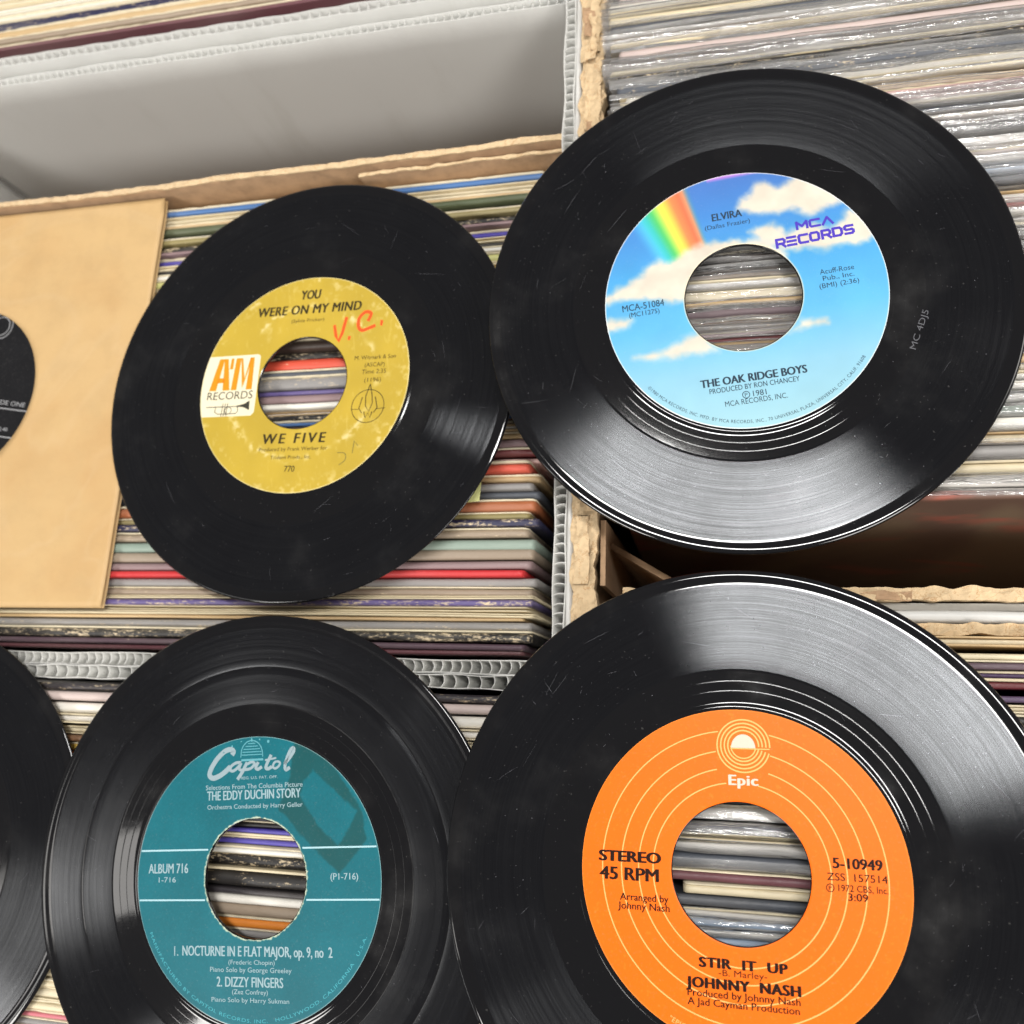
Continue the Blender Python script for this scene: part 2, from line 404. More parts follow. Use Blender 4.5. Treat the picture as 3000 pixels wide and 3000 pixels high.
def inside(px, py, poly):
    n = len(poly); res = np.zeros(px.shape, bool); j = n - 1
    for i in range(n):
        xi, yi = poly[i]; xj, yj = poly[j]
        c = ((yi > py) != (yj > py)) & (px < (xj - xi) * (py - yi) / ((yj - yi) + 1e-12) + xi)
        res ^= c; j = i
    return res
def polydist(px, py, poly):
    d = np.full(px.shape, 1e9); n = len(poly)
    for i in range(n):
        ax, ay = poly[i]; bx, by = poly[(i + 1) % n]
        vx, vy = bx - ax, by - ay; L = vx * vx + vy * vy + 1e-9
        t = np.clip(((px - ax) * vx + (py - ay) * vy) / L, 0, 1)
        d = np.minimum(d, np.hypot(px - ax - t * vx, py - ay - t * vy))
    return np.where(inside(px, py, poly), d, -d)                      # positive inside
def sstep(v, a, b):
    t = np.clip((v - a) / (b - a), 0, 1); return t * t * (3 - 2 * t)
def mixn(A, B, f): return A * (1 - f[..., None]) + np.asarray(B, float) * f[..., None]

def label_mesh(colfn, r0=19.5, r1=46.4, nr=96, na=720, ragged=0.0, seed=1):
    rr = np.concatenate([np.linspace(r0, r1, nr)])
    a = np.linspace(0, 2 * math.pi, na, endpoint=False)
    Rg, A = np.meshgrid(rr, a)
    if ragged:
        e = (fbm(np.cos(A) * 18 + 40, np.sin(A) * 18 + 40, seed, 4) - 0.5) * 2 * ragged
        Rg = Rg + e * np.clip(1 - (Rg - r0) / 1.2, 0, 1)
    X = Rg * np.cos(A); Y = Rg * np.sin(A)
    col = np.clip(colfn(X, Y, Rg), 0, 1)
    Zt = np.full_like(X, 1.02)
    Zt[:, 0] = 0.94; Zt[:, -1] = 0.96
    V = np.stack([X, Y, Zt], 2).reshape(-1, 3); m = len(rr)
    idx = np.arange(na * m).reshape(na, m); nx = np.roll(idx, -1, axis=0)
    F = np.stack([idx[:, :-1], idx[:, 1:], nx[:, 1:], nx[:, :-1]], 2).reshape(-1, 4)
    me = mesh_from("label", V, F, (M_LABEL,), True)
    at = me.color_attributes.new("print", 'FLOAT_COLOR', 'POINT')
    s = col.reshape(-1, 3); s = np.where(s <= 0.04045, s / 12.92, ((s + 0.055) / 1.055) ** 2.4)
    at.data.foreach_set("color", np.concatenate([s, np.ones((len(s), 1))], 1).ravel())
    return me
def basecol(X, rgb): return np.ones(X.shape + (3,)) * np.array(rgb, float) / 255
def c255(*c): return np.array(c, float) / 255

def marks(parent, n_scr, n_dust, seed, zone=(50, 86), z=1.09):
    """fine scratches, fibres and dust lying on the vinyl"""
    g = random.Random(seed); mb = MB()
    def zz(r): return (0.83 if 57 < r < 84 else (0.76 if r < 57 else 1.09)) + 0.012
    for i in range(n_scr):
        r = g.uniform(*zone); a = g.uniform(0, 6.283); L = g.choice((.5, .8, 1.2, 2, 3, 5, 8, 11)) * g.uniform(.7, 1.2); d = (a + 1.57 + g.gauss(0, .5)) if g.random() < .5 else g.uniform(0, 6.283); cu = g.uniform(-.03, .03)
        pts = []; x, y = r * math.cos(a), r * math.sin(a)
        for k in range(7):
            pts.append((x, y)); x += L / 6 * math.cos(d); y += L / 6 * math.sin(d); d += cu + g.uniform(-.02, .02)
        if all(57.8 < math.hypot(*p) < 83.4 for p in pts): zc = zz(70)
        elif all(50 < math.hypot(*p) < 57 for p in pts): zc = zz(52)
        else: continue
        w = g.uniform(0.02, 0.055); mb.stroke(pts, [w * q for q in (.2, .8, 1, 1, .9, .6, .1)], zc)
    for i in range(n_dust):
        r = math.sqrt(g.uniform(50.5 ** 2, 83 ** 2)); a = g.uniform(0, 6.283)
        if 56 < r < 58.5: continue
        s = g.uniform(0.04, 0.12) * (1.7 if g.random() < .08 else 1); x, y = r * math.cos(a), r * math.sin(a)
        mb.poly([(x + s * math.cos(k * 1.256 + i) * g.uniform(.5, 1), y + s * math.sin(k * 1.256 + i) * g.uniform(.5, 1)) for k in range(5)], zz(r))
    o = mb.build("scratches", M_DUST, parent); o['kind'] = 'stuff'; return o

def place(o, c, n, rot):
    n = Vector(n).normalized(); u = Vector((math.cos(math.radians(rot)), math.sin(math.radians(rot)), 0)); u = (u - n * u.dot(n)).normalized(); v = n.cross(u)
    m = Matrix(((u.x, v.x, n.x, c[0] * MM), (u.y, v.y, n.y, c[1] * MM), (u.z, v.z, n.z, c[2] * MM), (0, 0, 0, 1)))
    # the fitted centre lies on the upper face: sink the body by its thickness
    m = m @ Matrix.Translation((0, 0, -0.92 * MM)); o.matrix_world = m

ZL = 1.05      # height of print above the record's underside
def record(label_text, c, n, rot, labme, gap=None, scr=60, dust=120, seed=3, vg=None, lab=46.6):
    t = thing("vinyl_record", label_text, "vinyl record", group="seven-inch records laid over the bins")
    place(t, c, n, rot)
    add("disc", disc_mesh(gap, vg, lab), t)
    l = add("label", labme, t)
    marks(t, scr, dust, seed)
    return t, l

# --- blue sky label -------------------------------------------------------------------
CLOUDS = [
 [(2.0,32.3),(4.2,36.2),(7.7,37.4),(9.8,40.7),(13.1,40.7),(17,37.9),(19.8,38.5),(24,41.8),(36.1,34.1),(36.3,28),(29.7,26.4),(25.8,25.3),(19.5,29.2),(14,28.8),(9.7,29.1)],
 [(4.8,23.5),(8,24.7),(13.5,25.2),(17.2,21),(21.1,22),(25.5,23),(31.3,19.9),(35.9,22),(37.9,25.6),(45.4,21.2),(46.7,15.7),(42.5,12.1),(35.3,12.4),(29,11.8),(17.2,14.5),(11.7,16.9),(8.3,19.1)],
 [(-46.3,8.6),(-38,12.2),(-32,14.8),(-28.8,17.9),(-25.9,18.6),(-22.2,17.2),(-16.7,21.1),(-9.9,22.2),(-.3,21.6),(9,19.7),(16,15),(14,0),(4.2,-1.4),(-18.5,2.5),(-23.5,2.1),(-27.8,3.8),(-38.6,6.2),(-46.5,6.2)],
 [(-48.3,-.3),(-37.3,-1.5),(-39.8,-4.1),(-48.7,-4.6)],
 [(-38.9,-15.5),(-27.2,-14.1),(-20.9,-11.7),(-14.5,-10),(-10.9,-17.6),(-19.5,-17.8),(-33.1,-17.4)],
 [(12.7,-15.5),(17.3,-11.8),(24.9,-12.7),(25,-14.1),(16.9,-15)]]
def col_sky(X, Y, R):
    t = np.clip((Y + 46) / 92, 0, 1)
    stops = [(0, (140, 180, 190)), (.22, (124, 174, 196)), (.42, (84, 160, 202)), (.65, (66, 144, 196)), (.85, (62, 120, 184)), (1, (66, 106, 172))]
    c = np.zeros(X.shape + (3,))
    for k in range(3): c[..., k] = np.interp(t, [s[0] for s in stops], [s[1][k] / 255 for s in stops])
    c *= (0.97 + 0.06 * fbm(X / 9, Y / 9, 3, 3))[..., None]
    # rainbow band
    xr = -9 - (Y - 22) * 0.19; w = 14 + (Y - 22) * 0.19; u = (xr - X) / w
    rb = [(0, (70, 140, 150)), (.10, (196, 130, 90)), (.2, (240, 96, 58)), (.38, (250, 120, 62)), (.5, (250, 178, 62)), (.62, (246, 220, 64)), (.74, (150, 206, 74)), (.86, (60, 180, 92)), (1.02, (40, 176, 170)), (1.25, (66, 186, 226))]
    rc = np.zeros_like(c)
    for k in range(3): rc[..., k] = np.interp(u, [s[0] for s in rb], [s[1][k] / 255 for s in rb])
    f = sstep(u, -0.06, 0.12) * (1 - sstep(u, 1.05, 1.5)) * sstep(Y, 12, 16)
    rc = rc * .86 + .08; c = c * (1 - f[..., None]) + rc * f[..., None]
    for i, P in enumerate(CLOUDS):
        d = polydist(X, Y, P) + (fbm(X / 3.2, Y / 3.2, 40 + i, 4) - 0.5) * 2.8
        soft = 2.0 if i < 3 else 2.2
        f = sstep(d, -soft * 0.9, soft)
        tone = 0.86 + 0.14 * fbm(X / 6, Y / 6, 70 + i, 3)
        c = mixn(c, 1, f * 0) * (1 - f[..., None]) + (np.array([212, 202, 186]) / 255 * tone[..., None]) * f[..., None]
    # violet-pink tint at the top edge, pale cut edge of the paper
    f = sstep(Y, 44.3, 46.0) * (X > -6) * 0.8; c = mixn(c, c255(190, 120, 200), f)
    f = sstep(R, 46.05, 46.3); c = mixn(c, c255(232, 232, 232), f)
    f = 1 - sstep(R, 19.5, 19.9); c = mixn(c, c255(224, 212, 180), f * 0.8)
    return c

def circled_p(mb, x, y, r, z):
    mb.cuts.append((len(mb.v), len(mb.f))); mb.ring(x, y, r, r * 0.22, z, n=24); text(mb, "P", x - r * .38, x + r * .4, y - r * .55, r * 1.1, z)

# --- yellow label ---------------------------------------------------------------------
def col_yellow(X, Y, R):
    c = basecol(X, (176, 150, 56)) * (0.95 + 0.1 * fbm(X / 12, Y / 12, 5, 3))[..., None]
    sc = fbm(X / 2.1, Y / 2.1, 11, 5); big = fbm(X / 9, Y / 9, 12, 3)
    ringm = np.exp(-((R - 31.5 - (big - .5) * 4) / 1.5) ** 2) * sstep(big, .35, .62)
    wear = ringm * sstep(sc, .40, .62) * 0.8 + sstep(R, 38, 45) * sstep(sc, .58, .74) * 0.45 + sstep(big, .55, .8) * sstep(sc, .5, .8) * 0.3
    c = mixn(c, c255(212, 196, 142), np.clip(wear, 0, .9))
    band = sstep(fbm(X / 1.1 + Y / 5, Y / 4 - X / 9, 22, 4), .68, .8) * 0.14
    c = mixn(c, c255(224, 206, 140), band)
    f = sstep(R, 45.0, 45.3); c = mixn(c, c255(228, 216, 170), f * .8)
    return c
# --- teal label -----------------------------------------------------------------------
SC_OUT = [(15.5,45.5),(26,42),(40,20.7),(41.3,11.9),(31.4,1.1),(20,11.5),(9.5,22),(11.5,27),(14,33)]
SC_IN = [(22.5,34.4),(38.6,20.7),(33.9,13),(31.1,9.8),(24,16.2),(17.2,26.5),(18.8,31)]
def col_teal(X, Y, R):
    c = basecol(X, (12, 93, 104)) * (0.93 + 0.14 * fbm(X / 14, Y / 14, 9, 3))[..., None]
    c = c * (0.97 + 0.06 * vnoise(X * 2.2, Y * 2.2, 4))[..., None]
    d = np.minimum(polydist(X, Y, SC_OUT), -polydist(X, Y, SC_IN)) + (fbm(X / 2.4, Y / 2.4, 31, 4) - .5) * 1.3
    c = mixn(c, c255(16, 70, 72), sstep(d, -0.6, 0.5) * (0.72 + 0.3 * fbm(X / 5, Y / 5, 33, 4)))
    e = (fbm(np.cos(np.arctan2(Y, X)) * 20 + 9, np.sin(np.arctan2(Y, X)) * 20 + 9, 8, 4) - .5)
    c = mixn(c, c255(216, 208, 178), (1 - sstep(R + e * 1.0, 19.55, 19.85)) * .8)
    c = mixn(c, c255(170, 190, 190), sstep(R, 46.2, 46.35) * .7)
    return c
# --- orange label ---------------------------------------------------------------------
def col_orange(X, Y, R):
    c = basecol(X, (228, 102, 6)) * (0.97 + 0.05 * fbm(X / 16, Y / 16, 13, 3))[..., None]
    spk = sstep(fbm(X / .8, Y / .8, 14, 3), .70, .80) * .12
    c = mixn(c, c255(250, 180, 110), spk)
    c = mixn(c, c255(246, 190, 120), sstep(R, 45.2, 45.4) * .4)
    return c
def col_black(X, Y, R):
    return basecol(X, (24, 24, 26)) * (0.9 + 0.2 * fbm(X / 8, Y / 8, 13, 3))[..., None]

def build_records():
    # 1. sky label
    t, l = record("black record with a blue sky, cloud and rainbow label over the plastic-sleeved albums", (4.7, 136.5, 23.8), (0.0257, 0.0147, 0.9996), 6.97,
                  label_mesh(col_sky, 19.45, 46.4), scr=95, dust=420, seed=11)
    K = ink((40, 56, 70)); mb = MB()
    text(mb, "ELVIRA", -6.2, 4.0, 29.7, 2.7, ZL, 0.025); text(mb, "(Dallas Frazier)", -9.0, 6.2, 26.8, 1.6, ZL)
    text(mb, "Acuff-Rose", 25.6, 36.5, 3.2, 1.8, ZL); text(mb, "Pub., Inc.", 26.2, 36.2, .8, 1.7, ZL); text(mb, "(BMI) (2:36)", 24.7, 37.3, -1.8, 1.7, ZL)
    text(mb, "MCA-51084", -40.4, -26.1, 1.7, 2.4, ZL, 0.006); text(mb, "(MC11275)", -38.4, -28.0, -.7, 1.7, ZL, 0.006)
    text(mb, "THE OAK RIDGE BOYS", -18.0, 16.4, -30.1, 2.7, ZL, 0.04); text(mb, "PRODUCED BY RON CHANCEY", -15.4, 13.6, -32.6, 1.75, ZL, 0.006)
    circled_p(mb, -3.9, -34.6, 1.15, ZL); text(mb, "1981", -1.7, 2.6, -35.5, 1.9, ZL, .004); text(mb, "MCA RECORDS, INC.", -11.0, 9.0, -37.7, 1.8, ZL)
    arc_text(mb, "\u00a91980 MCA RECORDS, INC. MFD. BY MCA RECORDS, INC., 70 UNIVERSAL PLAZA, UNIVERSAL CITY, CALIF. 91608", 217.5, 321.5, 44.6, 1.15, ZL)
    build_lines(mb, "lettering", K, l)
    P = ink((72, 56, 168)); mb = MB()
    # heavy squared logotype drawn as strokes
    def glyph(ch, x, y, w, h, s):
        G = {'M': [[(0,0),(0,1),(.5,.35),(1,1),(1,0)]], 'C': [[(1,.95),(.15,.95),(.05,.8),(.05,.2),(.15,.05),(1,.05)]], 'A': [[(0,0),(.5,1),(1,0)]],
             'R': [[(.08,0),(.08,.95),(.8,.95),(.95,.8),(.95,.55),(.8,.42),(.3,.42)],[(.6,.42),(1,0)]], 'E': [[(0,.95),(.95,.95)],[(0,.5),(.95,.5)],[(0,.05),(.95,.05)]],
             'O': [[(.2,.95),(.8,.95),(.95,.8),(.95,.2),(.8,.05),(.2,.05),(.05,.2),(.05,.8),(.2,.95)]],
             'D': [[(.05,.05),(.05,.95),(.75,.95),(.95,.75),(.95,.25),(.75,.05),(.05,.05)]],
             'S': [[(.95,.95),(.2,.95),(.05,.82),(.05,.6),(.2,.5),(.8,.5),(.95,.4),(.95,.18),(.8,.05),(.03,.05)]]}[ch]
        for ln in G:
            for (a, b), (c, d) in zip(ln[:-1], ln[1:]):
                p = Vector((x + a * w, y + b * h)); q = Vector((x + c * w, y + d * h)); e = (q - p).normalized() * s * .32
                mb.stroke([tuple(p - e), tuple(q + e)], s, ZL)
    for i, ch in enumerate("MCA"): glyph(ch, 21.0 + i * 4.15, 21.0, 3.3, 2.6, 0.85)
    for i, ch in enumerate("RECORDS"): glyph(ch, 13.4 + i * 3.72, 15.5 + i * 0.1, 2.95, 3.1, 0.92)
    mb.build("logo", P, l)
    mb = MB(); text(mb, "MC 4DJ5", 0, 14, 0, 1.9, 0.86)
    a = math.radians(63); mb.v = [(48.6 + x * math.cos(a) - y * math.sin(a) + 1.5, -28 + x * math.sin(a) + y * math.cos(a), .84) for x, y, _ in mb.v]
    mb.build("etched_marks", mat_plain('etched_line', (.09, .09, .1), .4), t)

    # 2. yellow label
    t, l = record("black record with a worn yellow label and red handwritten letters, lying beside the manila sleeve", (-164.0, 121.3, 6.6), (-0.0436, 0.0495, 0.9978), -1.24,
                  label_mesh(col_yellow, 19.5, 45.4), scr=60, dust=60, seed=12, vg=M_VG2, lab=45.6)
    K = ink((58, 50, 30)); mb = MB()
    text(mb, "YOU", -5.1, 3.8, 36.0, 3.9, ZL, .035, .1); text(mb, "WERE ON MY MIND", -23.9, 22.4, 29.6, 3.9, ZL, .035, .1, 1.08)
    text(mb, "(Sylvia Fricker)", -8, 6.5, 26.0, 1.4, ZL)
    text(mb, "M. Witmark & Son", 21.9, 39.2, 8.1, 1.7, ZL); text(mb, "(ASCAP)", 26.5, 34.9, 5.0, 1.7, ZL); text(mb, "Time 2:35", 25.6, 35.7, 2.1, 1.8, ZL); text(mb, "(1196)", 27.0, 34.0, -1.3, 1.7, ZL)
    text(mb, "WE FIVE", -14.0, 13.5, -25.2, 4.0, ZL, .035, .1, 1.35); text(mb, "Produced by Frank Werber for", -14.9, 14.5, -28.3, 1.5, ZL); text(mb, "Trident Prods., Inc.", -9.5, 8.2, -31.6, 1.4, ZL)
    text(mb, "770", -2.8, 1.7, -36.8, 2.4, ZL, .01)
    mb.cuts.append((len(mb.v), len(mb.f)))
    mb.ring(29.6, -11.2, 6.7, 0.28, ZL, n=48)
    mb.stroke([(29.8, -2.2), (28.4, -7), (28.6, -11), (30.2, -13.5), (31.4, -10), (31, -7), (29.8, -2.2)], .35, ZL)
    mb.stroke([(27.0, -7.5), (26.0, -12), (27.4, -14)], .35, ZL); mb.stroke([(32.4, -7.5), (33.6, -12), (32.2, -14)], .35, ZL)
    mb.stroke([(28.2, -13.5), (29.0, -16), (30, -14), (31, -16), (31.6, -13.5)], .4, ZL)
    mb.stroke([(22.6, -12.3), (26, -12.5)], .22, ZL); mb.stroke([(33, -12.5), (36.9, -12.2)], .22, ZL)
    build_lines(mb, "lettering", K, l)
    mb = MB(); pts = []
    for k in range(25):                      # cream logo patch, its left side cut by the label's rim
        a = math.radians(163.2 + k * (196.8 - 163.2) / 24); pts.append((45.2 * math.cos(a), 45.2 * math.sin(a)))
    pts = [(-21.2, 13.1)] + pts + [(-21.0, -13.1), (-19.8, -12.0), (-19.6, -11), (-19.9, 11.8), (-20.2, 12.7)]
    mb.poly(pts, ZL); mb.build("logo_patch", ink((226, 216, 186)), l)
    Z2 = ZL + .03; mb = MB()
    def P_(pp): mb.poly(pp, Z2)
    # broad condensed A and M sharing a small r between them
    P_([(-41.6, -1.9), (-38.4, -1.9), (-36.2, 11.9), (-38.6, 11.9)]); P_([(-36.4, 11.9), (-34.6, 11.9), (-32.2, -1.9), (-35.4, -1.9)]); P_([(-38.2, 1.4), (-35.2, 1.4), (-35.5, 3.5), (-37.9, 3.5)])
    P_([(-31.6, -1.9), (-29.0, -1.9), (-28.6, 11.9), (-30.9, 11.9)]); P_([(-28.7, 11.9), (-27.9, 11.9), (-26.0, 3.0), (-26.6, -1.5)]); P_([(-26.4, -1.5), (-26.0, 3.0), (-24.5, 11.9), (-23.6, 11.9)]); P_([(-24.8, -1.9), (-22.0, -1.9), (-22.6, 11.9), (-24.3, 11.9)])
    P_([(-33.4, 7.2), (-31.9, 7.2), (-31.9, 11.9), (-33.2, 11.9)])
    mb.build("logo_letters", ink((240, 138, 32)), l)
    mb = MB(); text(mb, "RECORDS", -42.0, -21.2, -5.8, 3.3, Z2, .004)
    mb.stroke([(-41.8, -8.9), (-27, -9.0)], .35, Z2); mb.poly([(-28, -8.7), (-24.5, -8.0), (-22.2, -6.6), (-21.9, -10.8), (-24.8, -9.4), (-28, -9.2)], Z2)
    mb.ring(-31.5, -10.6, 1.5, .3, Z2, 90, 450, 20); mb.stroke([(-37.2, -8.9), (-37.6, -11), (-36, -12), (-27.8, -12), (-27, -11), (-27.4, -9)], .35, Z2)
    for x in (-34.2, -33.1, -32.0): mb.stroke([(x, -7.4), (x - .2, -13)], .3, Z2)
    mb.build("logo_caption", ink((60, 58, 50)), l)
    mb = MB()
    mb.stroke([(11.4, 23.7), (12.6, 19.0), (14.0, 16.6), (15.2, 20), (16.4, 26.8)], [1.1, 1.3, 1.4, 1.3, 1.3], Z2); mb.poly([(18.0, 18.6), (19.2, 18.4), (18.8, 16.7), (17.9, 16.9)], Z2)
    mb.stroke(catmull([(25.8, 24.4), (26.8, 27.6), (24.4, 28.4), (22.0, 26.0), (21.9, 22.6), (23.6, 20.6), (27.2, 21.6), (29.2, 22.4)]), 1.35, Z2); mb.poly([(31.2, 24.6), (32.3, 24.2), (32.1, 22.0), (31.2, 22.3)], Z2)
    mb.build("handwriting", ink((228, 86, 40)), l)
    mb = MB(); mb.stroke([(25.3, -30), (25.6, -25.1), (27.3, -27)], .3, Z2); mb.stroke(catmull([(19, -29.6), (22.2, -30), (22.6, -32.6), (20.2, -34.6)]), .28, Z2)
    mb.build("pencil_marks", ink((110, 104, 60)), l)

    # 3. teal label
    t, l = record("black record with a teal label crossed by a dark angular stain", (-158.3, -60.1, 22.1), (-0.0572, -0.0275, 0.998), 5.15,
                  label_mesh(col_teal, 19.4, 46.4, ragged=.2, seed=5), gap=70.0, scr=50, dust=150, seed=13, vg=M_VG2)
    S = ink((146, 170, 176)); mb = MB()
    text(mb, "Selections From The Columbia Picture", -19.1, 18.5, 29.2, 1.55, ZL, .006); text(mb, "THE EDDY DUCHIN STORY", -18.6, 17.8, 25.7, 3.0, ZL, .02); text(mb, "Orchestra Conducted by Harry Geller", -18.5, 18.4, 22.7, 1.45, ZL, .006)
    text(mb, "ALBUM 716", -42.0, -26.0, 2.0, 3.1, ZL, .016); text(mb, "1-716", -37.8, -30.9, -1.0, 1.7, ZL); text(mb, "(P1-716)", 28.2, 38.2, -.6, 2.0, ZL, .012)
    text(mb, "1.", -31.2, -29.6, -24.5, 3.0, ZL, .004); text(mb, "NOCTURNE IN E FLAT MAJOR, op. 9, no  2", -28.0, 28.4, -24.4, 3.1, ZL, .02)
    text(mb, "(Frederic Chopin)", -10.1, 7.3, -26.9, 1.4, ZL, .004); text(mb, "Piano Solo by George Greeley", -17.1, 13.5, -29.3, 1.5, ZL, .004)
    text(mb, "2. DIZZY FINGERS", -14.6, 10.4, -33.8, 3.0, ZL, .018); text(mb, "(Zez Confrey)", -8.7, 4.7, -36.0, 1.4, ZL, .004); text(mb, "Piano Solo by Harry Sukman", -16.5, 12.5, -38.5, 1.4, ZL, .004)
    text(mb, "REG. U.S. PAT. OFF.", -5.2, 9.0, 32.3, .9, ZL)
    build_lines(mb, "lettering", S, l)
    mb = MB(); arc_text(mb, "MANUFACTURED BY CAPITOL RECORDS, INC.   HOLLYWOOD, CALIFORNIA   U.S.A.", 203, 336, 44.6, 1.1, ZL)
    mb.build("rim_lettering", ink((70, 156, 168)), l)
    mb = MB(); f = lambda r, y: math.sqrt(r * r - y * y)
    for y in (9.5, -6.8):
        mb.stroke([(-f(46.0, y), y), (-f(20.4, y), y)], .55, ZL); mb.stroke([(f(20.4, y), y), (f(46.0, y), y)], .55, ZL)
    mb.build("rule_line", ink((160, 196, 204)), l)
    tx = lambda p: (0.0575 * (p[0] - 852), 33.1 - (p[1] - 350) * 0.0424)
    def pen(pts, w): mb.stroke([tx(p) for p in catmull(pts, 6)], w, Z2)
    mb = MB()
    pen([(700, 172), (712, 145), (690, 128), (650, 142), (600, 195), (558, 270), (545, 325), (572, 350), (620, 330), (665, 292), (690, 262)], 1.75)
    pen([(765, 236), (730, 236), (695, 262), (690, 292), (712, 298), (742, 272), (764, 240)], 1.0); pen([(764, 238), (750, 285), (768, 296)], 1.0)
    pen([(805, 236), (772, 310), (738, 368)], 1.2); pen([(806, 250), (836, 234), (855, 250), (830, 284), (790, 294)], .95)
    pen([(880, 238), (864, 280), (878, 294), (905, 276)], 1.1)
    pen([(968, 186), (932, 276), (946, 294), (972, 278)], 1.15); pen([(926, 226), (1002, 212)], .6)
    pen([(1006, 238), (986, 252), (980, 282), (996, 294), (1018, 276), (1026, 250), (1006, 238)], .8)
    pen([(1056, 262), (1092, 215), (1118, 168), (1118, 142), (1100, 152), (1078, 205), (1060, 275), (1066, 308), (1092, 290)], 1.15)
    mb.build("logo", ink((140, 158, 164)), l)
    mb = MB()                                    # little domed building with stars above the script
    dome = [(-5.2, 39.6)] + [(-0.9 + 4.2 * math.cos(a), 40.6 + 4.6 * math.sin(a)) for a in np.linspace(math.pi, 0, 14)] + [(3.4, 39.6)]
    for q in range(5): mb.stroke([(-0.9 - 3.9 * math.cos(q * .3), 40.4 + q * .95), (-0.9 + 3.9 * math.cos(q * .3), 40.4 + q * .95)], .3, Z2)
    mb.stroke(dome, .35, Z2); mb.stroke([(-.9, 44.8), (-.9, 46.0)], .5, Z2)
    mb.stroke([(-5.0, 38.7), (3.6, 38.7)], .7, Z2)
    for x, y, s in ((-8.6, 43.6, .35), (-5, 45.0, .25), (2.2, 45.4, .3), (5.6, 44.6, .55), (-12, 41.6, .3)): mb.poly([(x + s * math.cos(k * 1.047), y + s * math.sin(k * 1.047)) for k in range(6)], Z2)
    mb.build("logo_dome", ink((92, 156, 166)), l)

    # 4. orange label
    t, l = record("black record with a bright orange ringed label, nearest and lowest right of all", (0.3, -45.0, 37.4), (-0.036, 0.077, 0.9957), 0.62,
                  label_mesh(col_orange, 19.35, 45.5), gap=None, scr=90, dust=480, seed=14, lab=45.7)
    Y_ = ink((246, 178, 104)); mb = MB()
    for r, cut in ((39.4, 10.6), (33.8, 13.2), (28.8, 14.6)): mb.ring(0, 0, r, .34, ZL, 87 + cut, 87 + 360 - cut, 160)
    mb.ring(0, 0, 24.6, .34, ZL, 87 + 10.5, 87 + 360 - 10.5, 160)
    for r in (7.5, 6.45, 5.4, 4.4): mb.ring(1.9, 35.1, r, .42, ZL, -3, 352 - r, 64)
    mb.ring(1.9, 35.1, 3.55, .35, ZL, 180, 350, 40); mb.stroke([(-1.6, 34.3), (9.3, 34.3)], .3, ZL)
    arc_text(mb, "\"EPIC\", MARCA REG. T.M. PRINTED IN U.S.A.", 242.5, 297, 44.2, 1.3, ZL)
    mb.build("ring_lines", Y_, l)
    mb = MB(); mb.poly([(1.9 + 3.45 * math.cos(a), 34.5 + 3.9 * math.sin(a)) for a in np.linspace(0, math.pi, 20)], Z2)
    text(mb, "Epic", -2.6, 5.9, 24.0, 2.8, Z2, .05, 0, 1.08)
    mb.build("logo", ink((206, 196, 178)), l)
    K = ink((34, 12, 4)); mb = MB()
    text(mb, "STEREO", -40.6, -22.2, 1.2, 2.9, Z2, .07); text(mb, "45 RPM", -40.3, -22.9, -3.8, 3.4, Z2, .045)
    text(mb, "Arranged by", -34.2, -20.2, -9.2, 1.9, Z2, .015); text(mb, "Johnny Nash", -34.8, -19.9, -11.6, 1.9, Z2, .015)
    text(mb, "5-10949", 25.0, 38.1, 2.9, 2.7, Z2, .04); text(mb, "ZSS  157514", 23.4, 39.1, -.3, 1.9, Z2, .008)
    circled_p(mb, 24.1, -2.3, 1.0, Z2); text(mb, "1972 CBS, Inc.", 26.2, 39.1, -3.0, 1.7, Z2, .006); text(mb, "3:09", 28.6, 33.8, -5.3, 1.9, Z2, .016)
    text(mb, "STIR  IT  UP", -12.0, 12.0, -25.1, 2.5, Z2, .07, 0, 1.1); text(mb, "-B. Marley-", -6.6, 6.4, -26.95, 1.6, Z2)
    text(mb, "JOHNNY  NASH", -15.6, 15.2, -30.4, 2.6, Z2, .07, 0, 1.1); text(mb, "Produced by Johnny Nash", -15.2, 14.9, -32.6, 1.8, Z2, .015); text(mb, "A Jad Cayman Production", -15.2, 14.6, -34.8, 1.8, Z2, .015)
    build_lines(mb, "lettering", K, l)

    # 5. record cut by the left edge of the picture
    t, l = record("black record mostly out of frame, its right rim tucked under the teal-labelled one", (-320, -62, 14.6), (0, 0, 1), 0,
                  label_mesh(col_black, 19.4, 46.4, 8, 90), scr=20, dust=20, seed=15, vg=M_VG2)
    # 6. record inside the manila sleeve
    t, l = record("record with a dark grey label showing through the round hole of the manila sleeve", (-336, 127, 0.8), (0, 0.045, 1), -9.0,
                  label_mesh(col_black, 19.4, 46.4, 30, 240), scr=0, dust=0, seed=16)
    S = ink((150, 150, 152)); mb = MB()
    for y in (-3.6, -16.2): mb.stroke([(20.6 if abs(y) < 20 else 0, y), (math.sqrt(46 ** 2 - y * y), y)], .5, ZL)
    mb.stroke([(-41, -24.5), (39, -24.5)], .5, ZL)
    text(mb, "SIDE ONE", 24, 40, -1.9, 2.0, ZL, .006); text(mb, "Time 2:40", 24, 35, -13.6, 1.6, ZL)
    mb.ring(14, 34, 6, .4, ZL, n=40); mb.ring(14, 34, 4.4, .4, ZL, n=40)
    build_lines(mb, "lettering", S, l)
build_records()

